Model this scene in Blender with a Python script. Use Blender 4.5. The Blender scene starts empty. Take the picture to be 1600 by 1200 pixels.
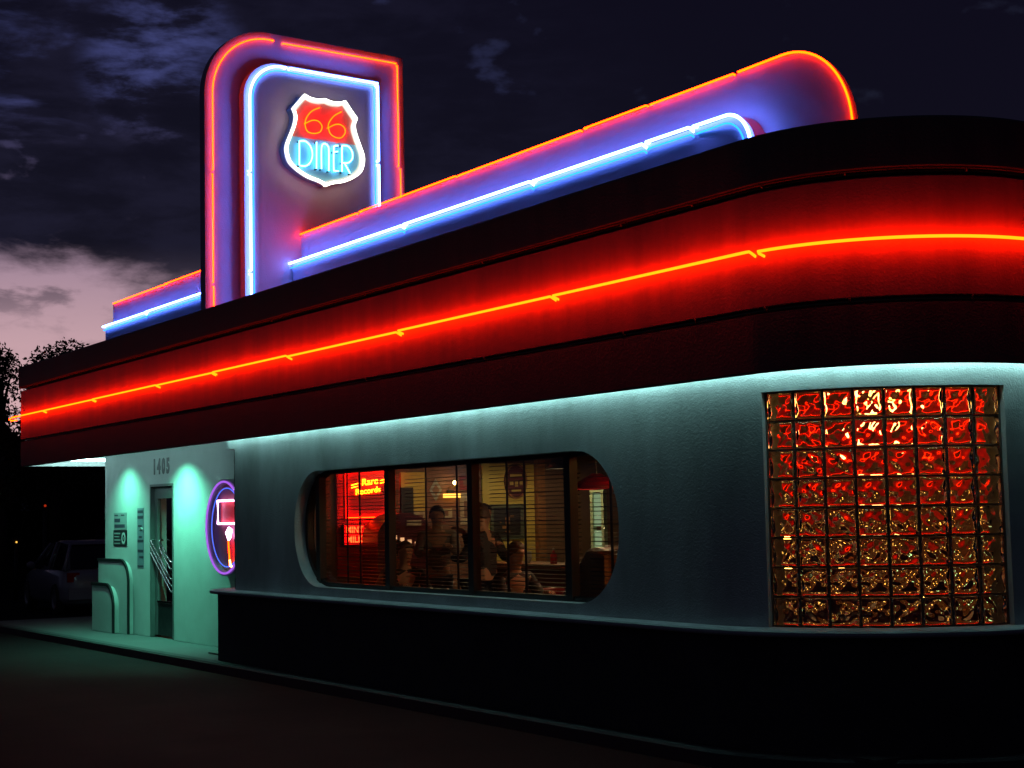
import bpy, bmesh, math, random
from mathutils import Vector, Matrix
random.seed(7)
R = math.radians
scene = bpy.context.scene
COL = scene.collection
# ------------------------------------------------------------------ materials
def nodes_of(m):
    m.use_nodes = True
    nt = m.node_tree
    for n in list(nt.nodes):
        nt.nodes.remove(n)
    return nt, nt.nodes, nt.links

def paint(name, col, rough=0.6, var=0.0, vscale=3.0, bump=0.0, bscale=60.0, metal=0.0, spec=0.5, coat=0.0, detail=4.0, stretch=None):
    m = bpy.data.materials.new(name)
    nt, N, L = nodes_of(m)
    out = N.new('ShaderNodeOutputMaterial')
    b = N.new('ShaderNodeBsdfPrincipled')
    L.new(b.outputs[0], out.inputs[0])
    b.inputs['Base Color'].default_value = (*col, 1)
    b.inputs['Roughness'].default_value = rough
    b.inputs['Metallic'].default_value = metal
    b.inputs['Specular IOR Level'].default_value = spec
    b.inputs['Coat Weight'].default_value = coat
    tc = N.new('ShaderNodeTexCoord')
    if var > 0:
        n = N.new('ShaderNodeTexNoise'); n.inputs['Scale'].default_value = vscale; n.inputs['Detail'].default_value = 6
        n.inputs['Roughness'].default_value = 0.65
        src = tc.outputs['Object']
        if stretch:
            mpp = N.new('ShaderNodeMapping'); mpp.inputs['Scale'].default_value = stretch; L.new(src, mpp.inputs[0]); src = mpp.outputs[0]
        L.new(src, n.inputs['Vector'])
        mp = N.new('ShaderNodeMapRange'); mp.inputs[1].default_value = 0.3; mp.inputs[2].default_value = 0.7
        mp.inputs[3].default_value = 1 - var; mp.inputs[4].default_value = 1 + var
        L.new(n.outputs[0], mp.inputs[0])
        mx = N.new('ShaderNodeVectorMath'); mx.operation = 'SCALE'
        mx.inputs[0].default_value = col
        L.new(mp.outputs[0], mx.inputs['Scale'])
        L.new(mx.outputs[0], b.inputs['Base Color'])
        mr = N.new('ShaderNodeMapRange'); mr.inputs[1].default_value = 0.3; mr.inputs[2].default_value = 0.7
        mr.inputs[3].default_value = max(0.02, rough - 0.12); mr.inputs[4].default_value = min(1, rough + 0.12)
        L.new(n.outputs[0], mr.inputs[0]); L.new(mr.outputs[0], b.inputs['Roughness'])
    if bump > 0:
        n2 = N.new('ShaderNodeTexNoise'); n2.inputs['Scale'].default_value = bscale; n2.inputs['Detail'].default_value = detail
        L.new(tc.outputs['Object'], n2.inputs['Vector'])
        bp = N.new('ShaderNodeBump'); bp.inputs['Strength'].default_value = bump; bp.inputs['Distance'].default_value = 0.01
        L.new(n2.outputs[0], bp.inputs['Height']); L.new(bp.outputs[0], b.inputs['Normal'])
    return m

def glow(name, col, strength=1.0):
    m = bpy.data.materials.new(name)
    nt, N, L = nodes_of(m)
    out = N.new('ShaderNodeOutputMaterial'); e = N.new('ShaderNodeEmission')
    e.inputs[0].default_value = (*col, 1); e.inputs[1].default_value = strength
    L.new(e.outputs[0], out.inputs[0])
    return m

def thin_glass(name, tint=(1, 1, 1), gloss=0.08):
    m = bpy.data.materials.new(name)
    nt, N, L = nodes_of(m)
    out = N.new('ShaderNodeOutputMaterial')
    t = N.new('ShaderNodeBsdfTransparent'); t.inputs[0].default_value = (*tint, 1)
    g = N.new('ShaderNodeBsdfGlossy'); g.inputs['Roughness'].default_value = 0.03
    f = N.new('ShaderNodeFresnel'); f.inputs[0].default_value = 1.45
    mx = N.new('ShaderNodeMixShader')
    gm = N.new('ShaderNodeNewGeometry'); inv = N.new('ShaderNodeMath'); inv.operation = 'SUBTRACT'; inv.inputs[0].default_value = 1.0
    mu = N.new('ShaderNodeMath'); mu.operation = 'MULTIPLY'
    L.new(gm.outputs['Backfacing'], inv.inputs[1]); L.new(inv.outputs[0], mu.inputs[0]); L.new(f.outputs[0], mu.inputs[1])
    L.new(mu.outputs[0], mx.inputs[0]); L.new(t.outputs[0], mx.inputs[1]); L.new(g.outputs[0], mx.inputs[2])
    L.new(mx.outputs[0], out.inputs[0])
    return m

def solid_glass(name, tint=(1, 1, 1), rough=0.0):
    m = bpy.data.materials.new(name)
    nt, N, L = nodes_of(m)
    out = N.new('ShaderNodeOutputMaterial'); b = N.new('ShaderNodeBsdfPrincipled')
    b.inputs['Base Color'].default_value = (*tint, 1); b.inputs['Roughness'].default_value = rough
    b.inputs['Transmission Weight'].default_value = 1.0; b.inputs['IOR'].default_value = 1.5
    L.new(b.outputs[0], out.inputs[0])
    return m

M = {}
M['stucco'] = paint('stucco', (0.50, 0.52, 0.54), 0.85, 0.26, 1.5, 0.55, 85, detail=6, stretch=(1.2, 1.2, 0.5))
M['entry_stucco'] = paint('entry_stucco', (0.52, 0.56, 0.55), 0.8, 0.10, 1.8, 0.6, 95, detail=6)
M['fascia'] = paint('fascia_paint', (0.065, 0.078, 0.08), 0.62, 0.35, 2.2, 0.35, 70, detail=5, stretch=(2.0, 2.0, 0.25))
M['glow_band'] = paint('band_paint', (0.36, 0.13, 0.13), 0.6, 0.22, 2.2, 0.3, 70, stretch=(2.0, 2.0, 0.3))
M['groove'] = paint('groove_dark', (0.03, 0.02, 0.022), 0.7)
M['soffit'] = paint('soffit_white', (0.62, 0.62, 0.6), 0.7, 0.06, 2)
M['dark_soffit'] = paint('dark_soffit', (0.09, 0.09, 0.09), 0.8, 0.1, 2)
M['plinth'] = paint('plinth_black', (0.06, 0.058, 0.066), 0.7, 0.3, 2, 0.3, 60, spec=0.2)
M['sill'] = paint('sill_concrete', (0.42, 0.45, 0.5), 0.7, 0.15, 3, 0.3, 90)
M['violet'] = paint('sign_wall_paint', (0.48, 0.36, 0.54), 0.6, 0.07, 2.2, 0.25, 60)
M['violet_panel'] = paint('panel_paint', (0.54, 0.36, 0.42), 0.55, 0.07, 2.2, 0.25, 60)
M['asphalt'] = paint('asphalt', (0.008, 0.009, 0.011), 0.92, 0.25, 0.6, 0.8, 120, spec=0.15)
M['concrete'] = paint('sidewalk_concrete', (0.13, 0.13, 0.135), 0.85, 0.22, 1.2, 0.5, 70)
M['kerb'] = paint('kerb_concrete', (0.06, 0.06, 0.065), 0.85, 0.2, 2, 0.5, 60)
M['dark_metal'] = paint('dark_metal', (0.025, 0.025, 0.028), 0.45, 0.15, 6, metal=0.6)
M['door_frame'] = paint('door_metal', (0.16, 0.17, 0.17), 0.45, 0.1, 5, metal=0.3)
M['chrome'] = paint('chrome', (0.75, 0.75, 0.75), 0.14, metal=1.0)
M['black'] = paint('black_trim', (0.012, 0.012, 0.014), 0.5)
M['mortar'] = paint('mortar', (0.13, 0.115, 0.11), 0.85, 0.2, 8, 0.3, 90)
M['frame'] = paint('window_frame', (0.02, 0.018, 0.018), 0.5)
M['pane'] = thin_glass('window_glass')
M['block'] = solid_glass('block_glass', (1.0, 0.95, 0.86), 0.0)
M['dead_tube'] = paint('unlit_tube', (0.10, 0.11, 0.06), 0.25, coat=0.3)
M['red_neon'] = glow('red_neon', (45.0, 0.68, 0.010))
M['wing_red_neon'] = glow('wing_red_neon', (30.0, 0.60, 0.006))
M['sign_red_neon'] = glow('sign_red_neon', (11.5, 0.52, 0.006))
M['blue_neon'] = glow('blue_neon', (3.0, 7.0, 30.0))
M['cyan_neon'] = glow('cyan_neon', (0.05, 0.75, 3.0))
M['white_neon'] = glow('white_neon', (4.6, 4.8, 4.0))
M['orange_neon'] = glow('orange_neon', (26.0, 0.5, 0.006))
M['ice_neon'] = glow('ice_neon', (1.2, 5.2, 8.2))
M['cove'] = glow('cove_tube', (7.0, 14.6, 13.6))
M['pink_neon'] = glow('pink_neon', (9.0, 4.5, 8.0))
M['violet_neon'] = glow('violet_neon', (0.42, 0.13, 0.85))
M['amber'] = glow('amber_lamp', (14.0, 7.0, 1.2))
M['bulb'] = glow('warm_bulb', (30.0, 19.0, 6.0))
M['shield'] = paint('shield_enamel', (0.62, 0.62, 0.62), 0.35)
M['shield_side'] = paint('shield_side', (0.15, 0.15, 0.16), 0.5)
M['blockout'] = paint('blockout_paint', (0.02, 0.02, 0.025), 0.6)
M['numeral'] = paint('numeral_dark', (0.03, 0.03, 0.035), 0.5)
M['notice_dark'] = paint('notice_dark', (0.02, 0.015, 0.02), 0.5)
M['notice_grey'] = paint('notice_grey', (0.28, 0.30, 0.31), 0.5)
M['notice_ink'] = paint('notice_ink', (0.06, 0.05, 0.08), 0.5)
M['notice_pale'] = paint('notice_pale', (0.55, 0.55, 0.55), 0.5)
M['sign_face'] = paint('sign_face', (0.20, 0.06, 0.10), 0.4)
M['sign_rim'] = paint('sign_rim', (0.30, 0.28, 0.34), 0.3, metal=0.5)
M['sign_red'] = paint('sign_red', (0.55, 0.02, 0.03), 0.4)
# interior
def siding(name, col):
    m = paint(name, col, 0.55, 0.08, 2)
    nt = m.node_tree; N = nt.nodes; L = nt.links
    tc = [n for n in N if n.type == 'TEX_COORD'][0]
    b = [n for n in N if n.type == 'BSDF_PRINCIPLED'][0]
    w = N.new('ShaderNodeTexWave'); w.wave_type = 'BANDS'; w.bands_direction = 'Z'; w.wave_profile = 'SAW'
    w.inputs['Scale'].default_value = 1.9
    L.new(tc.outputs['Object'], w.inputs['Vector'])
    bp = N.new('ShaderNodeBump'); bp.inputs['Strength'].default_value = 1.0; bp.inputs['Distance'].default_value = 0.02
    L.new(w.outputs['Fac'], bp.inputs['Height']); L.new(bp.outputs[0], b.inputs['Normal'])
    return m
M['yellow_siding'] = siding('yellow_siding', (0.62, 0.48, 0.12))
M['red_panel'] = paint('red_panel', (0.55, 0.03, 0.02), 0.45, 0.15, 3)
M['brown_wall'] = paint('brown_wall', (0.22, 0.10, 0.07), 0.6, 0.3, 3)
M['wood'] = paint('warm_wood', (0.30, 0.14, 0.06), 0.45, 0.35, 6)
M['room'] = paint('room_plaster', (0.20, 0.12, 0.08), 0.7, 0.2, 2)
M['ceiling'] = paint('ceiling_dark', (0.08, 0.05, 0.045), 0.8)
M['tile_floor'] = paint('tile_floor', (0.08, 0.07, 0.07), 0.35, 0.3, 3)
M['blind'] = paint('blind_slat', (0.035, 0.022, 0.02), 0.4)
M['dark_wood'] = paint('dark_wood', (0.13, 0.055, 0.025), 0.4, 0.4, 6)
M['red_vinyl'] = paint('red_vinyl', (0.40, 0.02, 0.03), 0.35)
M['green_trim'] = paint('green_trim', (0.40, 0.55, 0.38), 0.5)
M['plaque'] = paint('plaque_maroon', (0.09, 0.02, 0.03), 0.35)
M['gilt'] = paint('gilt', (0.55, 0.42, 0.14), 0.35, metal=0.4)
M['paper'] = paint('paper', (0.45, 0.38, 0.28), 0.7, 0.3, 12)
M['skin'] = paint('skin', (0.42, 0.24, 0.16), 0.55, spec=0.4)
M['hair_dark'] = paint('hair_dark', (0.02, 0.012, 0.01), 0.6)
M['hair_brown'] = paint('hair_brown', (0.09, 0.045, 0.025), 0.6)
M['cloth_dark'] = paint('cloth_dark', (0.03, 0.028, 0.035), 0.85, 0.2, 8)
M['cloth_grey'] = paint('cloth_grey', (0.20, 0.18, 0.17), 0.85, 0.2, 8)
M['cloth_red'] = paint('cloth_red', (0.25, 0.04, 0.05), 0.85, 0.2, 8)
M['cloth_white'] = paint('cloth_white', (0.55, 0.52, 0.48), 0.85, 0.1, 8)
M['denim'] = paint('denim', (0.05, 0.06, 0.10), 0.85, 0.2, 8)
# outside
M['leaf'] = paint('leaf', (0.055, 0.07, 0.03), 0.6, 0.3, 1.5)
M['bark'] = paint('bark', (0.07, 0.05, 0.035), 0.9, 0.3, 6, 0.6, 25)
M['car_paint'] = paint('car_paint', (0.22, 0.23, 0.30), 0.3, coat=0.8)
M['car_glass'] = paint('car_glass', (0.01, 0.01, 0.012), 0.06, coat=0.5)
M['rubber'] = paint('rubber', (0.015, 0.015, 0.015), 0.85)
M['rim'] = paint('alloy_rim', (0.5, 0.5, 0.52), 0.3, metal=0.9)
M['tail'] = paint('tail_lens', (0.4, 0.02, 0.02), 0.15, coat=1.0)
M['brick'] = paint('far_block', (0.10, 0.08, 0.07), 0.85, 0.3, 3)
M['roof'] = paint('roof_felt', (0.03, 0.03, 0.03), 0.9)

# ------------------------------------------------------------------ mesh helpers
class MB:
    def __init__(s): s.v = []; s.f = []; s.sm = []
    def add(s, vs, fs, smooth=False):
        o = len(s.v); s.v += [tuple(p) for p in vs]
        for f in fs: s.f.append([i + o for i in f]); s.sm.append(smooth)
        return s
    def box(s, x0, x1, y0, y1, z0, z1):
        v = [(x0,y0,z0),(x1,y0,z0),(x1,y1,z0),(x0,y1,z0),(x0,y0,z1),(x1,y0,z1),(x1,y1,z1),(x0,y1,z1)]
        return s.add(v, [(0,3,2,1),(4,5,6,7),(0,1,5,4),(1,2,6,5),(2,3,7,6),(3,0,4,7)])
    def tube(s, pts, r, n=8, closed=False, rads=None):
        P = [Vector(p) for p in pts]; m = len(P)
        T = []
        for i in range(m):
            a = P[i-1] if (i > 0 or closed) else P[i]
            b = P[(i+1) % m] if (i < m-1 or closed) else P[i]
            d = (b - a); T.append(d.normalized() if d.length > 1e-9 else Vector((0,0,1)))
        up = Vector((0,0,1)) if abs(T[0].z) < 0.9 else Vector((0,1,0))
        nrm = (up - T[0]*up.dot(T[0])).normalized()
        vs = []
        for i in range(m):
            if i:
                nrm = nrm - T[i]*nrm.dot(T[i])
                nrm = nrm.normalized() if nrm.length > 1e-6 else T[i].orthogonal().normalized()
            bi = T[i].cross(nrm)
            rr = rads[i] if rads else r
            for k in range(n):
                a = 2*math.pi*k/n
                vs.append(P[i] + nrm*math.cos(a)*rr + bi*math.sin(a)*rr)
        fs = []
        for i in range(m if closed else m-1):
            j = (i+1) % m
            for k in range(n):
                k2 = (k+1) % n
                fs.append((i*n+k, j*n+k, j*n+k2, i*n+k2))
        if not closed:
            fs.append(tuple(range(n))[::-1]); fs.append(tuple((m-1)*n+k for k in range(n)))
        return s.add(vs, fs, True)
    def prism(s, poly, fr, d0, d1, cap0=True, cap1=True):
        n = len(poly)
        vs = [fr(u, v, d0) for u, v in poly] + [fr(u, v, d1) for u, v in poly]
        fs = [(i, (i+1) % n, n+(i+1) % n, n+i) for i in range(n)]
        if cap0: fs.append(tuple(range(n))[::-1])
        if cap1: fs.append(tuple(range(n, 2*n)))
        return s.add(vs, fs)
    def sweep(s, path, prof, closed=False, smooth=False, caps=True):
        m = len(prof); vs = []
        for (x, y, nx, ny) in path:
            for (o, z) in prof: vs.append((x+nx*o, y+ny*o, z))
        fs = []
        for i in range(len(path)-1):
            for k in range(m if closed else m-1):
                k2 = (k+1) % m
                fs.append((i*m+k, (i+1)*m+k, (i+1)*m+k2, i*m+k2))
        if closed and caps:
            fs.append(tuple(range(m))); fs.append(tuple((len(path)-1)*m+k for k in range(m))[::-1])
        return s.add(vs, fs, smooth)
    def lathe(s, prof, c, n=20, axis='z', smooth=True):
        vs = []; m = len(prof)
        for i in range(n):
            a = 2*math.pi*i/n
            for r, h in prof:
                if axis == 'z': vs.append((c[0]+r*math.cos(a), c[1]+r*math.sin(a), c[2]+h))
                elif axis == 'y': vs.append((c[0]+r*math.cos(a), c[1]+h, c[2]+r*math.sin(a)))
                else: vs.append((c[0]+h, c[1]+r*math.cos(a), c[2]+r*math.sin(a)))
        fs = []
        for i in range(n):
            j = (i+1) % n
            for k in range(m-1): fs.append((i*m+k, j*m+k, j*m+k+1, i*m+k+1))
        return s.add(vs, fs, smooth)
    def ball(s, c, r, n=12, sc=(1,1,1)):
        prof = [(max(1e-4, math.sin(math.pi*i/n))*r, -math.cos(math.pi*i/n)*r) for i in range(n+1)]
        t = MB().lathe(prof, (0,0,0), n*2)
        return s.add([(c[0]+p[0]*sc[0], c[1]+p[1]*sc[1], c[2]+p[2]*sc[2]) for p in t.v], t.f, True)

def root_loc(o):
    while o.parent: o = o.parent
    return Vector(o.location)

def link_mesh(name, me, mat, parent=None):
    o = bpy.data.objects.new(name, me); COL.objects.link(o)
    if mat:
        me.materials.clear(); me.materials.append(mat)
    if parent: o.parent = parent
    return o

def obj(name, mb, mat, parent=None, local=False, fix=True):
    """one mesh object; coordinates are world ones unless local"""
    off = Vector((0,0,0)) if (local or parent is None) else root_loc(parent)
    me = bpy.data.meshes.new(name)
    me.from_pydata([(p[0]-off.x, p[1]-off.y, p[2]-off.z) for p in mb.v], [], mb.f)
    me.polygons.foreach_set('use_smooth', mb.sm)
    if fix:
        bm = bmesh.new(); bm.from_mesh(me)
        bmesh.ops.recalc_face_normals(bm, faces=bm.faces); bm.to_mesh(me); bm.free()
    me.update()
    return link_mesh(name, me, mat, parent)

def tag(o, label=None, cat=None, group=None, kind=None):
    if label: o['label'] = label
    if cat: o['category'] = cat
    if group: o['group'] = group
    if kind: o['kind'] = kind
    return o

def thing(name, label, cat, loc, group=None, rz=0):
    o = bpy.data.objects.new(name, None); COL.objects.link(o)
    o.location = loc; o.rotation_euler = (0,0,rz); o.empty_display_size = 0.2
    return tag(o, label, cat, group)

def struct(name, mb, mat):
    return tag(obj(name, mb, mat), kind='structure')

def arc(cx, cy, r, a0, a1, n=12, ry=None):
    ry = ry or r
    return [(cx+r*math.cos(R(a0+(a1-a0)*i/n)), cy+ry*math.sin(R(a0+(a1-a0)*i/n))) for i in range(n+1)]

def text_mb(txt, size, fr, d0, d1, sx=1.0, bold=0.0, align='CENTER', shear=0.0):
    cu = bpy.data.curves.new('t', 'FONT'); cu.body = txt; cu.size = size; cu.align_x = align; cu.align_y = 'CENTER'
    cu.offset = bold; cu.resolution_u = 3; cu.shear = shear
    o = bpy.data.objects.new('t', cu); COL.objects.link(o)
    dg = bpy.context.evaluated_depsgraph_get()
    me = bpy.data.meshes.new_from_object(o.evaluated_get(dg))
    bpy.data.objects.remove(o); bpy.data.curves.remove(cu)
    bm = bmesh.new(); bm.from_mesh(me)
    g = bmesh.ops.extrude_face_region(bm, geom=list(bm.faces))
    for e in g['geom']:
        if isinstance(e, bmesh.types.BMVert): e.co.z = 1.0
    bm.verts.index_update()
    mb = MB()
    vs = [fr(v.co.x*sx, v.co.y, d0+(d1-d0)*v.co.z) for v in bm.verts]
    mb.add(vs, [[v.index for v in f.verts] for f in bm.faces])
    bm.free(); bpy.data.meshes.remove(me)
    return mb

def spline(pts, n=6, closed=False):
    out = []; m = len(pts)
    for i in range(m if closed else m-1):
        p0 = pts[(i-1) % m] if (closed or i > 0) else pts[i]
        p1 = pts[i]; p2 = pts[(i+1) % m]
        p3 = pts[(i+2) % m] if (closed or i < m-2) else pts[(i+1) % m]
        for k in range(n):
            t = k/n
            out.append(tuple(0.5*((2*b)+(-a+c)*t+(2*a-5*b+4*c-d)*t*t+(-a+3*b-3*c+d)*t**3) for a, b, c, d in zip(p0, p1, p2, p3)))
    if not closed: out.append(tuple(pts[-1]))
    return out

# ------------------------------------------------------------------ camera (worked out from the photograph's vanishing points)
cam_d = bpy.data.cameras.new('camera'); cam = bpy.data.objects.new('camera', cam_d); COL.objects.link(cam)
Rm = ((0.537, -0.079, -0.840), (0.843, 0.026, 0.537), (-0.021, -0.997, 0.081))
mf = 2500.0; ma = 0.021; MD = mf*mf/(236-1600*ma)
Xn = Vector((-1600, 236, mf)).normalized(); U = Vector((-ma*MD, -MD, mf)); U = (U - Xn*U.dot(Xn)).normalized()
Xw = -Xn; Yw = U.cross(Xw)
rows = (Xw, Yw, U)
cam.matrix_world = Matrix([[rows[i][0], -rows[i][1], -rows[i][2], (0, 0, 1.7)[i]] for i in range(3)] + [[0, 0, 0, 1]])
cam_d.sensor_width = 36; cam_d.lens = mf/1600*36; cam_d.clip_end = 1000; cam_d.clip_start = 0.05
scene.camera = cam

# ------------------------------------------------------------------ ground
g = MB().add([(-300,-300,-0.12),(200,-300,-0.12),(200,300,-0.12),(-300,300,-0.12)], [(0,1,2,3)])
struct('ground', g, M['asphalt'])
def corner_path(x0, yf, cx, cy, r, yend, n=44, left_end=None, flat=12):
    p = []
    if left_end is not None: p += [(x0, left_end, -1, 0), (x0, yf, -1, -1)]
    else: p.append((x0, yf, 0, -1))
    for i in range(1, flat): p.append((x0+(cx-x0)*i/flat, yf, 0, -1))
    for i in range(n+1):
        a = R(90*i/n); p.append((cx+r*math.sin(a), cy-r*math.cos(a), math.sin(a), -math.cos(a)))
    p.append((cx+r, yend, 1, 0))
    return p
WC = (-9.2, 9.23)
kp = corner_path(-29.0, 7.45, WC[0], WC[1], 1.78, 30)
struct('kerb', MB().sweep(kp, [(0.11, -0.3), (0.11, -0.02), (0.09, 0.0), (-0.03, 0.0), (-0.03, -0.3)], True), M['kerb'])
sw = MB()
pts = [(x+nx*-0.03, y+ny*-0.03, -0.006) for x, y, nx, ny in kp]
sw.add(pts + [(-29.0, 30, -0.006)], [tuple(range(len(pts)+1))])
struct('sidewalk', sw, M['concrete'])

# ------------------------------------------------------------------ the diner
diner = thing('diner_building', 'streamline diner with rounded corner, red neon canopy band and neon-edged roof fin', 'building', (-16.0, 8.5, 0))
def P(name, mb, mat, parent=None, label=None):
    o = obj(name, mb, mat, parent or diner)
    if label: o['label'] = label
    return o
# base and sill
wall_p = corner_path(-18.0, 7.53, WC[0], WC[1], 1.70, 16.0)
base_p = corner_path(-18.46, 7.53, WC[0], WC[1], 1.70, 16.0)
P('plinth', MB().sweep(base_p, [(0.03, 0.0), (0.03, 0.80), (-0.2, 0.80), (-0.2, 0.0)], True), M['plinth'])
sill_p = corner_path(-18.52, 7.53, WC[0], WC[1], 1.70, 16.0)
P('sill', MB().sweep(sill_p, [(0.025, 0.802), (0.10, 0.806), (0.113, 0.82), (0.113, 0.838), (0.10, 0.850), (0.02, 0.862), (-0.3, 0.862), (-0.3, 0.802)], True), M['sill'])
# wall: flat part with the rounded window opening
X0, X1, Z0, Z1 = -17.98, -9.2, 0.862, 2.80
wx0, wx1, wz0, wz1, wr = -16.30, -10.25, 0.955, 2.205, 0.585
hole = arc(wx1-wr, wz0+wr, wr, -90, 0, 14) + arc(wx1-wr, wz1-wr, wr, 0, 90, 14) + arc(wx0+wr, wz1-wr, wr, 90, 180, 14) + arc(wx0+wr, wz0+wr, wr, 180, 270, 14)
def holed_wall():
    bm = bmesh.new()
    outer = [(X0, Z0), (X1, Z0), (X1, Z1), (X0, Z1)]
    es = []
    loops = []
    for lp in (outer, hole):
        vs = [bm.verts.new((x, 7.53, z)) for x, z in lp]; loops.append(vs)
        for i in range(len(vs)):
            if (vs[i].co - vs[(i+1) % len(vs)].co).length > 1e-6: es.append(bm.edges.new((vs[i], vs[(i+1) % len(vs)])))
    bmesh.ops.triangle_fill(bm, use_beauty=True, use_dissolve=False, edges=es)
    bm.verts.index_update()
    mb = MB()
    front = [tuple(v.co) for v in bm.verts]; n = len(front)
    fs = [[v.index for v in f.verts] for f in bm.faces]
    mb.add(front, fs); mb.add([(x, 7.78, z) for x, y, z in front], fs)
    for lp in loops:
        k = len(lp)
        mb.add([tuple(v.co) for v in lp] + [(v.co.x, 7.78, v.co.z) for v in lp], [(i, (i+1) % k, k+(i+1) % k, k+i) for i in range(k)])
    bm.free()
    return mb
wall = holed_wall()
# curved part with the block-window opening, then the side wall
A0, A1, BZ0, BZ1 = 19.6, 78.6, 0.864, 2.525
def curved(mb, a0, a1, z0, z1, n):
    prof = [(0, z0), (0, z1), (-0.25, z1), (-0.25, z0)]
    path = []
    for i in range(n+1):
        a = R(a0+(a1-a0)*i/n); path.append((WC[0]+1.7*math.sin(a), WC[1]-1.7*math.cos(a), math.sin(a), -math.cos(a)))
    mb.sweep(path, prof, True)
curved(wall, 0, A0, Z0, Z1, 14); curved(wall, A1, 90, Z0, Z1, 8); curved(wall, A0, A1, BZ1, Z1, 36)
wall.box(-7.75, -7.5, 9.23, 16.0, Z0, Z1)
wall.box(-18.27, -17.98, 7.53, 7.78, 2.54, 2.80)
wall.box(-18.2, -18.0, 8.08, 8.3, Z0, 2.80); wall.box(-18.27, -18.02, 7.78, 8.08, 2.54, 2.80)
P('wall', wall, M['stucco'])
# entry wall
ew = MB().box(-25.1, -23.03, 8.3, 8.55, 0, 2.78); ew.box(-22.07, -18.0, 8.3, 8.55, 0, 2.78); ew.box(-23.03, -22.07, 8.3, 8.55, 2.24, 2.78)
P('entry_wall', ew, M['entry_stucco'])
# stepped streamline pilasters at the outer end of the entry wall
frE = lambda y: (lambda u, v, d: (u, y+d, v))
def stepped(x0, x1, zt, r, rx=None):
    return [(x0, 0), (x1, 0)] + arc(x1-r, zt-r, r, 0, 90, 12) + [(x0, zt)]
pil = MB().prism(stepped(-25.2, -23.80, 1.09, 0.34), frE(8.22), 0, 0.08)
pa = P('entry_pilaster', pil, M['entry_stucco'])
pb = P('entry_pilaster', MB().prism(stepped(-25.2, -24.22, 0.70, 0.34), frE(8.12), 0, 0.18), M['entry_stucco'])
def stripe(x0, x1, zt, r, y, w):
    o = [(x1, 0.0)] + arc(x1-r, zt-r, r, 0, 90, 12) + [(x0, zt)]
    i = [(x1-w, 0.0)] + arc(x1-r, zt-r, r-w, 0, 90, 12) + [(x0, zt-w)]
    return MB().prism(o + i[::-1], frE(y), 0, 0.03)
P('trim_stripe', stripe(-25.22, -23.76, 1.13, 0.36, 8.205, 0.04), M['black'], pa)
P('trim_stripe', stripe(-25.22, -24.16, 0.755, 0.36, 8.105, 0.05), M['black'], pb)

# canopy : three stacked fascia bands
can_p = corner_path(-25.8, 7.15, -8.2, 8.43, 1.28, 16.0, left_end=9.6)
lip = [(0, 2.605), (0, 3.0), (-0.07, 3.0), (-0.07, 3.04)]
canopy = P('canopy', MB().sweep(can_p, [(-0.06, 2.78), (-0.06, 2.615), (-0.05, 2.605), (-0.01, 2.605), (0.0, 2.615), (0.0, 2.998), (-0.07, 3.0), (-0.3, 3.0), (-0.3, 2.78)], True), M['fascia'])
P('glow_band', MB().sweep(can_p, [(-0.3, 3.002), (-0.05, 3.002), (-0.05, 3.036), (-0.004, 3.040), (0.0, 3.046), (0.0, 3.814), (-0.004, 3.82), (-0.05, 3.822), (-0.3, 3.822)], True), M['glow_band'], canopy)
P('top_band', MB().sweep(can_p, [(-0.3, 3.824), (-0.08, 3.824), (-0.08, 3.872), (0.025, 3.872), (0.03, 3.88), (0.03, 4.19), (0.02, 4.205), (-0.12, 4.205), (-0.3, 4.12)], True), M['fascia'], canopy)
P('groove_lining', MB().sweep(can_p, [(-0.079, 3.862), (0.024, 3.862), (0.024, 3.870), (-0.079, 3.870)], True).sweep(can_p, [(-0.069, 3.004), (-0.062, 3.004), (-0.062, 3.034), (-0.069, 3.034)], True), M['groove'], canopy)  # added dark strips put the shade of the grooves into colour
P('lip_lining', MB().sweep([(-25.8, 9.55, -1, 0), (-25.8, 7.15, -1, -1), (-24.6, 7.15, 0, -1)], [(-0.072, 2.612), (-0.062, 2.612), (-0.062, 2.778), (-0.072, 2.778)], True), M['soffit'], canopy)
sof = MB().sweep(corner_path(-25.74, 7.15, -8.2, 8.43, 1.28, 16.0), [(-0.062, 2.782), (-0.062, 2.80), (-0.42, 2.80), (-0.42, 2.782)], True)
sof.box(-25.74, -18.28, 7.571, 8.6, 2.782, 2.80); sof.box(-25.74, -25.1, 8.6, 9.6, 2.782, 2.80)
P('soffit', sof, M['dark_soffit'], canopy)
rf = MB(); rp = [(x-nx*0.29, y-ny*0.29, 4.0) for x, y, nx, ny in can_p]
rf.add(rp, [tuple(range(len(rp)))])
rf.box(-25.5, -7.3, 15.6, 16.0, 2.8, 4.1)
P('roof', rf, M['roof'])

# canopy neon : separate tubes with their ends turned back into the wall
def off(p, d, z): return (p[0]+p[2]*d, p[1]+p[3]*d, z)
def along(x0, x1, d, z):
    """points along the canopy outline from X=x0 to X=x1 (x1 may be an angle tuple)"""
    y = 7.15 - d
    if isinstance(x0, tuple): pts = []
    else:
        xe = -8.2 if isinstance(x1, tuple) else x1
        n = max(2, int(abs(xe-x0)/0.5)); pts = [(x0+(xe-x0)*i/n, y, z) for i in range(n+1)]
    a0 = x0[0] if isinstance(x0, tuple) else 0
    if isinstance(x1, tuple):
        a1, ye = x1
        k = max(3, int((a1-a0)/4))
        for i in range(0 if isinstance(x0, tuple) else 1, k+1):
            a = R(a0+(a1-a0)*i/k); pts.append((-8.2+(1.28+d)*math.sin(a), 8.43-(1.28+d)*math.cos(a), z))
        if ye: pts.append((-8.2+1.28+d, ye, z))
    return pts
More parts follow.
